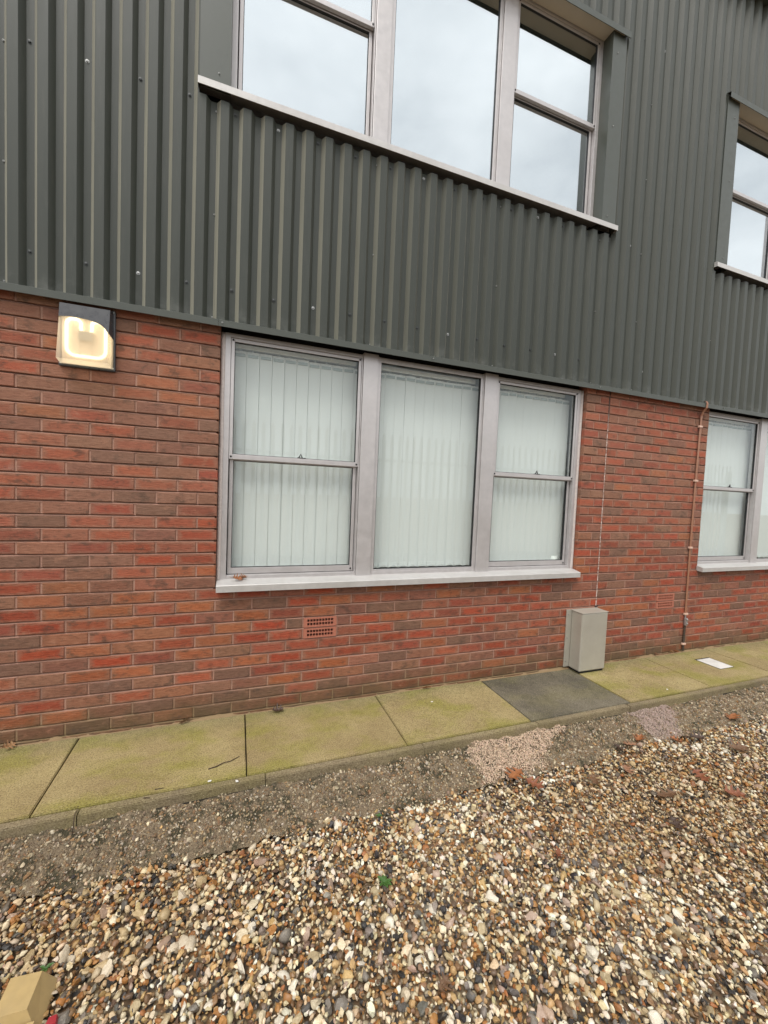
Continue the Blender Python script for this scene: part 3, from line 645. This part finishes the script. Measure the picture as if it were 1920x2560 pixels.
# eaves flashing
MB().poly_x([(-.01, 6.392), (-.115, 6.375), (-.120, 6.375), (-.122, 6.47), (.05, 6.55)], WALL_X0, WALL_X1).build('eaves_flashing', M['clad_trim'], building)

# ---- windows
FY = 0.042                         # face of the window frames
def ring(m_, x0, x1, z0, z1, w, y0, y1, wb=None, wt=None, c=.002):
    wb = wb or w; wt = wt or w
    m_.box(x0, x0 + w, y0, y1, z0, z1, c); m_.box(x1 - w, x1, y0, y1, z0, z1, c)
    m_.box(x0 + w - .0005, x1 - w + .0005, y0 + .0008, y1 - .0008, z0, z0 + wb, c); m_.box(x0 + w - .0005, x1 - w + .0005, y0 + .0008, y1 - .0008, z1 - wt, z1, c)
    return m_
DOT = MB().tube([(0, 0, 0), (0, -.004, 0)], .0062, 8).mesh('frame_plug', M['gasket'])
def make_window(ox, zb, zt, glass, upper, vis_all=True):
    """three-light aluminium window; ox is the left edge of the opening"""
    X = lambda x: ox + x
    fr = MB(); fy = FY
    fr.box(X(.026), X(.060), fy, fy + .07, zb, zt, .002); fr.box(X(2.897), X(2.931), fy, fy + .07, zb, zt, .002)
    fr.box(X(.0595), X(2.8975), fy + .001, fy + .069, zt - .026, zt, .002); fr.box(X(.0595), X(2.8975), fy + .001, fy + .069, zb, zb + .026, .002)
    win = fr.build('window', M['alu'], building)
    # sealant between frame and wall
    if not upper:
        for s_, xa in ((0, .0145), (1, 2.943)):
            pts = [(X(xa) + .002 * mnoise.noise(Vector((s_, 0, z * 7))), fy + .004, z) for z in np.arange(zb - .03, zt, .05)]
            MB().tube(pts, [.0145 + .002 * mnoise.noise(Vector((s_, 4, p_[2] * 19))) for p_ in pts], 6).build('sealant_bead', M['sealant'], win)
    for a, b in ((.934, 1.044), (1.936, 2.058)):
        m_ = MB().box(X(a), X(b), fy - .014, fy + .075, zb - .004, zt + .01, .003)
        m_.box(X(a) - .009, X(a) - .002, fy - .004, fy + .06, zb, zt, .001).box(X(b) + .002, X(b) + .009, fy - .004, fy + .06, zb, zt, .001)
        m_.build('mullion', M['alu'], win)
    def pane(x0, x1, z0, z1, y, par):
        o = MB().box(X(x0), X(x1), y, y + .005, z0, z1).build('pane', glass, par)
        return o
    zr = zb + (.795 if not upper else .795)
    # sliding lights left and right: outer upper sash, inner lower sash
    for a, b in ((.062, .924), (2.068, 2.896)):
        su = ring(MB(), X(a), X(b), zr - .012, zt - .028, .021, fy + .004, fy + .030, wb=.032).build('upper_sash', M['alu'], win)
        g = MB(); ring(g, X(a) + .021, X(b) - .021, zr + .020, zt - .049, .0035, fy + .008, fy + .026, c=.0005); g.build('gasket', M['gasket'], win)
        pane(a + .022, b - .022, zr + .021, zt - .050, fy + .016, win)
        sl = ring(MB(), X(a) + .004, X(b) - .004, zb + .030, zr + .016, .023, fy + .034, fy + .060, wb=.040, wt=.034).build('lower_sash', M['alu'], win)
        g = MB(); ring(g, X(a) + .027, X(b) - .027, zb + .070, zr - .018, .0035, fy + .036, fy + .056, c=.0005); g.build('gasket', M['gasket'], win)
        pane(a + .028, b - .028, zb + .071, zr - .019, fy + .046, win)
        for px, pz in ((a + .012, zt - .04), (b - .012, zt - .04), (a + .012, zr + .005), (b - .012, zr + .005), (b - .02, zb + .047)):
            link('frame_plug', DOT, win, (X(px), fy + (.004 if pz > zb + .1 else .034), pz))
        if not upper:
            xm = X(a + (b - a) * .53); lt = MB()      # lever catch standing on the meeting rail
            lt.tube([(xm - .014, fy + .012, zr + .022), (xm, fy + .008, zr + .050), (xm + .012, fy + .012, zr + .022)], .0045, 6)
            lt.box(xm - .022, xm + .034, fy + .006, fy + .020, zr + .0205, zr + .027, .001); lt.build('catch', M['gasket'], win)
    # fixed middle light
    ring(MB(), X(1.050), X(1.930), zb + .010, zt - .012, .022, fy + .002, fy + .034, wb=.030).build('fixed_frame', M['alu'], win)
    g = MB(); ring(g, X(1.072), X(1.908), zb + .040, zt - .034, .0035, fy + .006, fy + .03, c=.0005); g.build('gasket', M['gasket'], win)
    pane(1.073, 1.907, zb + .041, zt - .035, fy + .016, win)
    return win
def sill(win, x0, x1, yf, z_bot, z_top, yb, zback):
    m_ = MB(); m_.poly_x([(yb, zback), (yf + .004, z_top + .001), (yf, z_top - .003), (yf, z_bot), (yf + .004, z_bot), (yf + .0035, z_top - .006), (yb, zback - .006)], x0, x1)
    for x in (x0, x1): m_.add([(x, yb, zback), (x, yf, z_top), (x, yf, z_bot), (x, min(yb, yf + .05), z_bot + .004)], [(0, 1, 2, 3)])
    return m_.build('sill', M['alu_sill'], win)
w1 = make_window(0.0, .893, 2.468, M['glass'], False); sill(w1, .006, 2.949, -.058, .833, .876, .06, .899)
w2 = make_window(4.535, .893, 2.468, M['glass'], False); sill(w2, 4.545, 7.48, -.058, .833, .876, .06, .899)
u1 = make_window(0.0, 3.872, 5.372, M['glass_film'], True); sill(u1, -.146, 3.088, -.082, 3.792, 3.834, .06, 3.866)
u2 = make_window(4.52, 3.872, 5.372, M['glass_film'], True); sill(u2, 4.372, 7.60, -.082, 3.792, 3.834, .06, 3.866)
tag(w1, 'ground floor window with pale vertical blinds'); tag(u1, 'upper window reflecting the pale sky')
for win, ox in ((u1, 0.0), (u2, 4.52)):
    for s_ in (0, 1):
        xo, xi = (ox - .140, ox + .0275) if s_ == 0 else (ox + 3.078, ox + 2.930)
        d = 1 if s_ == 0 else -1
        m_ = MB(); y = -.0575
        m_.add([(xo, .0, 3.80), (xo, y, 3.80), (xi, y, 3.80), (xi, .052, 3.80), (xo, .0, 5.40), (xo, y, 5.40), (xi, y, 5.40), (xi, .052, 5.40)], [(0, 1, 5, 4), (1, 2, 6, 5), (2, 3, 7, 6)])
        m_.build('jamb_trim', M['clad_trim'], win)
        for z in (3.90, 4.62, 5.2): link('rivet', HP, win, ((xo + xi) / 2 + .02 * d, y, z))
    MB().poly_x([(.04, 5.366), (-.072, 5.358)], ox - .10, ox + 3.04).build('head_soffit', M['soffit'], win)
    MB().poly_x([(-.070, 5.356), (-.080, 5.334), (-.084, 5.334), (-.086, 5.380), (-.03, 5.402)], ox - .150, ox + 3.092).build('head_flashing', M['clad_trim'], win)
# dim rooms behind the glass (one per storey)
for z0, z1 in ((.35, 2.75), (3.35, 5.65)):
    r_ = MB(); a, b, c, d = WALL_X0, WALL_X1, .115, 4.2
    r_.add([(a, d, z0), (b, d, z0), (b, d, z1), (a, d, z1), (a, c, z0), (b, c, z0), (b, c, z1), (a, c, z1)], [(0, 1, 2, 3), (4, 5, 1, 0), (3, 2, 6, 7), (4, 0, 3, 7), (5, 6, 2, 1)])
    r_.build('room_lining', M['room'], building)
r_ = MB()       # masonry between and around the openings, behind the facing
for a, b, z0, z1 in ((WALL_X0, WALL_X1, -.13, .885), (WALL_X0, .006, .885, 2.75), (2.95, 4.552, .885, 2.75), (7.49, WALL_X1, .885, 2.75), (WALL_X0, WALL_X1, 2.75, 3.84), (WALL_X0, .0, 3.84, 5.38), (2.945, 4.53, 3.84, 5.38), (7.47, WALL_X1, 3.84, 5.38), (WALL_X0, WALL_X1, 5.38, 6.5)):
    r_.box(a, b, .104, .118, z0, z1)
r_.box(0.0, 2.96, .104, .118, 2.475, 2.75).box(4.55, 7.49, .104, .118, 2.475, 2.75)
r_.build('inner_leaf', M['void'], building)

# ------------------------------------------------------------------ vertical blinds
def blind(ox, x0, x1, label, seed, pitch=.0825):
    b = tag(empty('vertical_blind', (ox + x0, .150, .95)), label, 'blind', 'vertical blinds behind the ground floor windows')
    r = random.Random(seed); n = int((x1 - x0) / pitch); W = .0808
    MB().box(-.01, x1 - x0 + .01, -.012, .030, 1.462, 1.495, .003).build('head_rail', M['white_plastic'], b)
    sm = MB(); nz = 9; vs_ = []
    for k in range(nz):
        z = -.022 + k * (1.448 + .022) / (nz - 1)
        vs_ += [(-W / 2, .0012, z), (-W / 4, .0003, z), (0, 0, z), (W / 4, .0003, z), (W / 2, .0012, z)]
    sm.add(vs_, [(5 * k + i, 5 * k + i + 1, 5 * k + 5 + i + 1, 5 * k + 5 + i) for k in range(nz - 1) for i in range(4)], True); smesh = sm.mesh('slat', M['slat'])
    hk = MB().box(-.033, .033, -.0065, -.004, 1.410, 1.430, .0008).box(-.004, .004, -.001, .001, 1.446, 1.464).mesh('hanger', M['hanger'])
    wt = MB().box(-.036, .036, -.006, -.003, -.022, .012, .001).mesh('weight', M['slat'])
    for i in range(n + 1):
        x = pitch * (i + .5); a = rad(r.uniform(2.2, 3.2)); s_ = link('slat', smesh, b, (x, r.uniform(-.0006, .0006), r.uniform(-.003, .003)), (rad(r.uniform(-.12, .12)), 0, -a))
        link('hanger', hk, s_); link('weight', wt, s_)
        if i < n:
            MB().tube([(x + pitch * t_, -.010, .000 - .024 * math.sin(math.pi * t_)) for t_ in np.linspace(0, 1, 8)], .0016, 5).build('chain', M['white_plastic'], b)
    return b
blind(0, .075, .900, 'pale vertical blind behind the sliding light next to the lamp side of the brick wall', 1)
blind(0, 1.06, 1.905, 'pale vertical blind behind the fixed middle light of the window', 2)
blind(0, 2.085, 2.835, 'pale vertical blind left short of the frame, behind the sliding light near the grey box', 3)
blind(4.535, .075, .900, 'pale vertical blind behind the sliding light beside the brown conductor tape', 4)
blind(4.535, 1.06, 1.905, 'pale vertical blind in the light cut by the photo edge beyond the conductor tape', 5)
# white cup on the inner ledge by the short blind
m_ = MB(); n = 14; prof = [(.0, 0), (.030, 0), (.036, .005), (.040, .085), (.037, .085), (.034, .008), (0, .008)]
m_.add([(r_ * math.cos(2 * math.pi * k / n), r_ * math.sin(2 * math.pi * k / n), z) for r_, z in prof for k in range(n)], [(i * n + k, i * n + (k + 1) % n, (i + 1) * n + (k + 1) % n, (i + 1) * n + k) for i in range(len(prof) - 1) for k in range(n)], True)
cup = tag(m_.build('cup', M['white_plastic'], None, (2.845, .165, .905)), 'white cup standing inside the window by the short blind', 'cup')
MB().box(.05, 2.91, .118, .24, .885, .903, .003).build('window_board', M['white_plastic'], w1)

# ------------------------------------------------------------------ wall light
LX0, LX1, LZ0, LZ1 = -.812, -.556, 2.128, 2.458
lamp = tag(empty('wall_light', ((LX0 + LX1) / 2, 0, LZ0)), 'lit square bulkhead wall light with charcoal hood on the brick wall', 'wall light')
hw, hh = (LX1 - LX0) / 2, LZ1 - LZ0
YB = -.014
MB().box(-hw - .005, hw + .005, YB - .006, -.001, -.006, hh, .006).build('back_plate', M['lamp_hood'], lamp)
YF = lambda z: -.050 - .055 * (1 - z / hh)      # front leans out towards the bottom
arc = [(-hw + .012 + (2 * hw - .024) * k / 12) for k in range(13)]
zarc = lambda x: hh * .690 + .022 * (1 - ((x + hw * .35) / hw) ** 2) - (.0 if x < hw * .5 else .10 * ((x - hw * .5) / hw) ** 2 * hh * 6)
m_ = MB()       # hood: front face above the arc, sides and top
top = [(x, YF(hh - .012) - .004, hh - .010) for x in arc]; low = [(x, YF(zarc(x)) - .004, zarc(x)) for x in arc]
m_.add(top + low, [(i, i + 13, i + 14, i + 1) for i in range(12)])
m_.add(top + [(x, YB, hh - .002) for x in arc], [(i, i + 1, i + 14, i + 13) for i in range(12)])
for s_, k in ((-1, 0), (1, 12)):
    x = arc[k]; xb = s_ * (hw - .004)
    m_.add([top[k], low[k], (xb, YB, zarc(x) - .012), (xb, YB, hh - .002)], [(0, 1, 2, 3)])
m_.build('hood', M['lamp_hood'], lamp)
m_ = MB()       # lens: leaning front below the arc, sides and underside
for i in range(12):
    xa, xb = arc[i], arc[i + 1]; zs = lambda x: [.016 + (zarc(x) + .004 - .016) * k / 6 for k in range(7)]
    m_.add([(xa, YF(z), z) for z in zs(xa)] + [(xb, YF(z), z) for z in zs(xb)], [(k, k + 7, k + 8, k + 1) for k in range(6)], False)
m_.add([(arc[0], YF(.016), .016), (arc[12], YF(.016), .016), (hw - .004, YB, .006), (-hw + .004, YB, .006)], [(0, 3, 2, 1)])
for s_, k in ((-1, 0), (1, 12)):
    x = arc[k]; xb = s_ * (hw - .004); m_.add([(x, YF(.016), .016), (x, YF(zarc(x)), zarc(x)), (xb, YB, zarc(x) - .012), (xb, YB, .006)], [(0, 1, 2, 3)])
m_.build('lens', M['lens'], lamp)
MB().box(-hw + .012, hw - .012, YB - .010, YB - .0065, .010, hh - .02, .001).build('reflector', M['reflector'], lamp)
tp = []
def q_arc(cx, cz, r, a0, a1, n=6): return [(cx + r * math.cos(rad(a0 + (a1 - a0) * k / n)), cz + r * math.sin(rad(a0 + (a1 - a0) * k / n))) for k in range(n + 1)]
tx, zl, zh, rr = hw * .71, hh * .165, hh * .74, .030
tp += [(-.022, hh * .56), (-.026, hh * .64)] + q_arc(-.050, hh * .68, .026, 10, 100) + q_arc(-tx + rr, zh - rr + .006, rr, 100, 180) + q_arc(-tx + rr * 1.4, zl + rr * 1.4, rr * 1.4, 180, 270) + q_arc(tx - rr * 1.4, zl + rr * 1.4, rr * 1.4, 270, 360) + q_arc(tx - rr, zh - rr + .006, rr, 0, 80) + q_arc(.050, hh * .68, .026, 80, 170) + [(.026, hh * .64), (.022, hh * .56)]
MB().tube([(x, -.036, z) for x, z in tp], .0085, 10).build('lamp_tube', M['tube'], lamp)
MB().box(-.034, .034, -.050, -.022, hh * .42, hh * .57, .003).box(-.030, -.0275, -.04, -.036, hh * .16, hh * .42).box(.0255, .028, -.04, -.036, hh * .16, hh * .42).build('lamp_holder', M['box'], lamp)
for x in (-hw + .006, hw - .006):
    for z in (.010, hh - .006): link('screw', HS, lamp, (x, YB - .001, z))

# ------------------------------------------------------------------ grey meter box at the foot of the wall
box = tag(empty('meter_box', (3.07, 0, .012)), 'grey metal service box standing against the brick wall', 'service box')
MB().box(-.198, .158, -.012, -.003, .012, .525, .001).build('flange', M['box'], box)
bm_ = MB().box(-.146, .146, -.134, -.0125, .010, .520, .010).build('casing', M['box'], box)
MB().box(-.150, .150, -.138, -.012, .5195, .5245, .002).build('lid', M['box'], box)
MB().box(-.135, .135, -.122, -.012, -.006, .012).build('foot', M['void'], box)
for z in (.06, .27, .48): link('screw', HP, box, (-.180, -.012, z))
MB().tube([(.148 - .02, -.01, .532), (.16, -.008, .540)], .006, 8).build('cable_entry', M['gasket'], box)

# ------------------------------------------------------------------ conductor tape
ct = tag(empty('lightning_conductor', (4.414, 0, 0)), 'brown copper conductor tape running down the brick wall in clips', 'conductor')
def tape(pts, w, th, name, mat, par):
    m_ = MB(); vs_ = []
    for (x, y, z) in pts: vs_ += [(x - w / 2, y, z), (x + w / 2, y, z), (x + w / 2, y - th, z), (x - w / 2, y - th, z)]
    m_.add(vs_, [(4 * k + i, 4 * k + (i + 1) % 4, 4 * k + 4 + (i + 1) % 4, 4 * k + 4 + i) for k in range(len(pts) - 1) for i in range(4)] + [(0, 3, 2, 1), tuple(range(4 * len(pts) - 4, 4 * len(pts)))])
    return m_.build(name, mat, par)
tape([(0, -.010, .40), (-.006, -.010, 1.06), (-.004, -.011, 1.75), (.002, -.012, 2.28), (.002, -.014, 2.385), (.000, -.030, 2.425), (-.004, -.060, 2.458), (-.004, -.064, 2.50), (-.014, -.060, 2.520), (-.022, -.030, 2.535)], .024, .004, 'tape', M['copper_tape'], ct)
tape([(-.022, -.028, 2.530), (-.024, -.022, 2.60)], .022, .003, 'end_plate', M['clip'], ct)
tape([(.004, -.010, .02), (.004, -.010, .20), (.002, -.012, .30)], .026, .005, 'lower_tape', M['twig'], ct)
m_ = MB().box(-.014, .016, -.030, -.008, .285, .360, .004); m_.tube([(.002, -.03, .345), (.002, -.038, .345)], .009, 8).tube([(.002, -.03, .305), (.002, -.038, .305)], .009, 8)
m_.build('test_clamp', M['clamp'], ct)
tape([(.002, -.012, .352), (-.002, -.012, .41)], .018, .004, 'link_strip', M['clamp'], ct)
for z in (2.283, 1.747, 1.076, .400, .092):
    x = {2.283: .002, 1.747: -.004, 1.076: -.005}.get(z, .003)
    MB().box(x - .024, x + .024, -.024, -.002, z - .010, z + .010, .004).build('clip', M['clip'], ct)

# ------------------------------------------------------------------ white cover set in the slab
cv = tag(MB().box(4.352, 4.536, -.392, -.188, -.004, .0045, .001).build('inspection_cover', M['cover']), 'small white rectangular cover set in a paving slab', 'cover')
MB().box(4.346, 4.546, -.396, -.170, -.006, .0022).build('recess_rim', M['gasket'], cv)

# ------------------------------------------------------------------ leaves, twigs, weed
def oak_leaf(seed, L=.085, curl=.3):
    r = random.Random(seed); half = [(0, .02), (.10, .05), (.20, .30), (.26, .34), (.29, .12), (.38, .12), (.46, .42), (.54, .46), (.56, .16), (.66, .14), (.74, .32), (.81, .33), (.83, .11), (.93, .09), (1.0, .0)]
    rows = []
    for t_, w in half:
        w *= r.uniform(.85, 1.15); rows.append((t_, w))
    vs_ = []; tw = r.uniform(-1, 1)
    for t_, w in rows:
        for s_ in (-1, -.5, 0, .5, 1):
            x = (t_ + (.06 if abs(s_) == 1 and w > .25 else 0)) * L; y = s_ * w * L
            z = curl * L * (.35 * (s_ * w) ** 2 * 2.4 + .30 * (t_ - .5) ** 2 * 1.2 + .10 * tw * s_ * w * math.sin(t_ * 6)) + .004 * abs(s_)
            vs_.append((x - L / 2, y, z))
    m_ = MB(); m_.add(vs_, [(5 * k + i, 5 * k + i + 1, 5 * k + 6 + i, 5 * k + 5 + i) for k in range(len(rows) - 1) for i in range(4)], True)
    m_.tube([(-L * .5 - L * .28, 0, .004), (-L * .5, 0, .001), (L * .3, 0, -.0005)], .0011, 5)
    return m_.mesh('oak_leaf', M['leaf'])
LC = {'rust': (.34, .135, .048), 'red': (.25, .088, .038), 'brown': (.17, .095, .048), 'dark': (.075, .046, .032), 'tan': (.36, .21, .10), 'pink': (.33, .175, .100)}
LEAVES = [  # x, y, z above ground, yaw, colour, size, tilt, label
    (1.665, -.905, -.096, 200, 'rust', .150, 0, 'large rust oak leaf at the foot of the pinkish beige patch'),
    (1.725, -.995, -.102, 300, 'red', .120, 8, 'folded reddish oak leaf on the gravel just off the pinkish beige patch'),
    (2.71, -.865, -.092, 20, 'rust', .115, -10, 'bright rust oak leaf at the edge of the dusky pink patch'),
    (2.60, -.885, -.098, 150, 'pink', .100, 10, 'dull pink oak leaf touching the bright rust leaf'),
    (2.49, -.890, -.098, 70, 'dark', .095, 12, 'dark curled oak leaf near the dusky pink patch'),
    (2.96, -.940, -.100, 100, 'rust', .095, 6, 'rust oak leaf below the dusky pink patch'),
    (3.70, -.860, -.096, 15, 'rust', .150, -8, 'wide rust oak leaf lying on the far haunch'),
    (2.75, -1.225, -.108, 260, 'red', .120, 14, 'upright reddish oak leaf alone in the gravel'),
    (3.14, -.955, -.100, 340, 'dark', .120, 10, 'dark brown oak leaf beyond the dusky pink patch'),
    (3.30, -1.115, -.104, 350, 'brown', .170, 8, 'long brown oak leaf out on the gravel'),
    (2.39, -1.277, -.108, 170, 'brown', .150, 12, 'broad mid brown oak leaf on the gravel'),
    (2.09, -1.070, -.106, 240, 'brown', .105, 10, 'small brown oak leaf on the gravel near the haunch'),
    (2.36, -1.060, -.106, 60, 'pink', .110, 8, 'faded pink oak leaf half sunk in gravel'),
    (2.78, -1.380, -.108, 330, 'red', .130, 10, 'red brown oak leaf farthest out on the gravel'),
    (2.24, -1.430, -.110, 250, 'dark', .095, 15, 'dark narrow oak leaf between pale stones'),
    (1.53, -1.380, -.108, 40, 'red', .070, 20, 'small red curled leaf among pale stones'),
    (0.79, -1.655, -.108, 30, 'brown', .075, 18, 'small brown leaf on the gravel in front of the path'),
    (1.47, -1.030, -.106, 120, 'dark', .080, 14, 'tiny dark leaf scrap by the pinkish beige patch'),
    (-1.035, -.030, .022, 60, 'tan', .085, 35, 'tan dry leaf propped against the wall foot by the lamp end'),
    (-.16, -.022, .016, 200, 'brown', .075, 40, 'brown leaf against the bricks below the lamp end of the sill'),
    (.405, -.040, .012, 10, 'dark', .095, 10, 'dark curled leaf on the slab below the double air brick'),
    (1.52, -.026, .018, 160, 'rust', .075, 30, 'rust leaf at the wall foot before the dark slab'),
    (4.03, -.022, .022, 90, 'pink', .060, 50, 'pink leaf standing at the wall foot by the conductor'),
    (4.23, -.020, .026, 80, 'tan', .062, 55, 'tan leaf standing at the wall foot by the conductor'),
    (4.31, -.020, .024, 110, 'rust', .060, 50, 'rust leaf tucked under the conductor tape'),
    (.130, .010, .905, 30, 'rust', .085, 35, 'rust curled leaf on the end of the window sill'),
    (.165, .018, .908, 130, 'pink', .070, 45, 'pink curled leaf lying behind the rust one on the sill')]
for i, (x, y, z, yaw, c, L, tl, lab) in enumerate(LEAVES):
    o = link('oak_leaf', oak_leaf(i, L * .85, .5 + .4 * (i % 3)), None, (x, y, z), (rad(tl), rad(tl * .4), rad(yaw))); o.color = (*LC[c], 1); tag(o, lab, 'leaf', 'fallen oak leaves')
def twig(pts, r, lab):
    o = MB().tube(pts, [r * (1 - .5 * k / (len(pts) - 1)) for k in range(len(pts))], 6).build('twig', M['twig']); tag(o, lab, 'twig', 'twigs on the path'); return o
twig([(.008, -.507, .003), (.045, -.500, .005), (.085, -.484, .009), (.115, -.478, .006), (.163, -.445, .003)], .0032, 'long bent twig on the mossy slab')
twig([(-.228, -.586, .002), (-.205, -.590, .004), (-.186, -.588, .002)], .0024, 'short straight twig near the front of the mossy slab')
twig([(-.268, -.632, .002), (-.240, -.637, .003)], .0022, 'tiny twig lying on the concrete edging')
twig([(-.527, -.700, -.055), (-.530, -.668, .010), (-.522, -.640, .030)], .0022, 'thin dark stem leaning on the concrete edging')
for i, (x, y) in enumerate(((1.478, -.201), (3.432, -.542), (.150, -.640), (.02, -.60))):
    v0, f0 = ico(1); o = MB().add([tuple(p_ * np.array([.011, .007, .003])) for p_ in v0], [tuple(q) for q in f0]).build('stone_chip', M['cover'], None, (x, y, .002), (0, 0, i * 1.1))
    tag(o, ['pale chip on the mossy slab next to the dark slab', 'pale chip on the slab beyond the grey box', 'pale chip at the front of a slab joint', 'tiny pale chip near the bent twig'][i], 'stone chip', 'pale chips on the path')
def weed(loc, n, L, lab, seed):
    r = random.Random(seed); m_ = MB()
    for k in range(n):
        a = 2 * math.pi * k / n + r.uniform(-.3, .3); l = L * r.uniform(.7, 1.2); w = l * .22; dx, dy = math.cos(a), math.sin(a)
        P_ = [(t_ * l * dx, t_ * l * dy, l * (.75 * t_ - .55 * t_ * t_)) for t_ in (0, .35, .7, 1)]; W_ = [.25 * w, w, .8 * w, .05 * w]
        vs_ = [];
        for (x, y, z), ww in zip(P_, W_): vs_ += [(x - dy * ww, y + dx * ww, z + .002), (x, y, z), (x + dy * ww, y - dx * ww, z + .002)]
        m_.add(vs_, [(3 * q + i, 3 * q + i + 1, 3 * q + 4 + i, 3 * q + 3 + i) for q in range(3) for i in range(2)], True)
    o = m_.build('weed', M['weed'], None, loc); tag(o, lab, 'weed', 'small weeds in the gravel')
weed((.728, -1.262, -.118), 9, .032, 'small green weed in the open gravel', 1)
weed((-.44, -1.20, -.118), 5, .020, 'tiny green sprout near the tan wooden offcut', 2)
weed((.82, -.93, -.118), 6, .018, 'tiny green sprout along the haunch edge', 3)

# ------------------------------------------------------------------ tan timber block and red tag at the corner
tb = tag(empty('timber_block', (-.455, -1.340, -.125)), 'short tan wooden offcut with sloping sides on the gravel', 'timber block')
def prism(bot, top, zb, zt):
    n = len(bot); return MB().add([(x, y, zb) for x, y in bot] + [(x, y, zt) for x, y in top], [tuple(range(n))[::-1], tuple(range(n, 2 * n))] + [(i, (i + 1) % n, n + (i + 1) % n, n + i) for i in range(n)])
prism([(-.075, -.035), (.060, -.040), (.066, .100), (-.070, .100)], [(-.055, -.018), (.028, -.020), (.028, .080), (-.054, .086)], 0, .068).build('bevelled_top', M['tan_wood'], tb)
prism([(-.10, -.130), (.070, -.140), (.064, -.036), (-.10, -.036)], [(-.10, -.126), (.058, -.134), (.052, -.036), (-.10, -.036)], 0, .042).build('lower_step', M['tan_wood'], tb)
prism([(-.21, -.12), (-.079, -.12), (-.075, .085), (-.21, .085)], [(-.21, -.12), (-.079, -.12), (-.076, .080), (-.21, .080)], 0, .045).build('side_board', M['grey_wood'], tb)
rt = prism([(-.020, -.016), (.018, -.014), (.014, .018), (-.012, .014)], [(-.014, -.012), (.014, -.010), (.010, .012), (-.008, .010)], 0, .026).build('plastic_tag', M['red'], None, (-.362, -1.378, -.122))
tag(rt, 'small red plastic piece beside the tan wooden offcut', 'plastic piece')

# ------------------------------------------------------------------ palisade fence behind the photographer (seen only as a reflection in the panes)
FYY, FX0, FX1 = -4.3, -6.0, 13.0
fence = tag(empty('palisade_fence', ((FX0 + FX1) / 2, FYY, GZ)), 'grey steel palisade fence across the yard, mirrored in the windows', 'fence')
c0 = (FX0 + FX1) / 2
pm = MB(); pw = .034
pm.add([(-pw, 0, .05), (0, .018, .05), (pw, 0, .05), (-pw, 0, 2.52), (0, .018, 2.52), (pw, 0, 2.52), (-pw * .9, 0, 2.70), (0, .010, 2.76), (pw * .9, 0, 2.70), (0, .004, 2.60)], [(0, 1, 4, 3), (1, 2, 5, 4), (3, 4, 9, 6), (4, 5, 8, 9), (6, 9, 7), (9, 8, 7)])
pmesh = pm.mesh('pale', M['fence'])
for k in range(int((FX1 - FX0) / .155)): link('pale', pmesh, fence, (FX0 + .155 * k - c0, 0, 0))
for z in (.45, 2.25): MB().box(FX0 - c0, FX1 - c0, -.05, -.006, z - .025, z + .025).build('rail', M['fence'], fence)
for k in range(8): MB().box(FX0 + 2.7 * k - c0 - .04, FX0 + 2.7 * k - c0 + .04, -.14, -.052, 0, 2.6).build('post', M['fence'], fence)
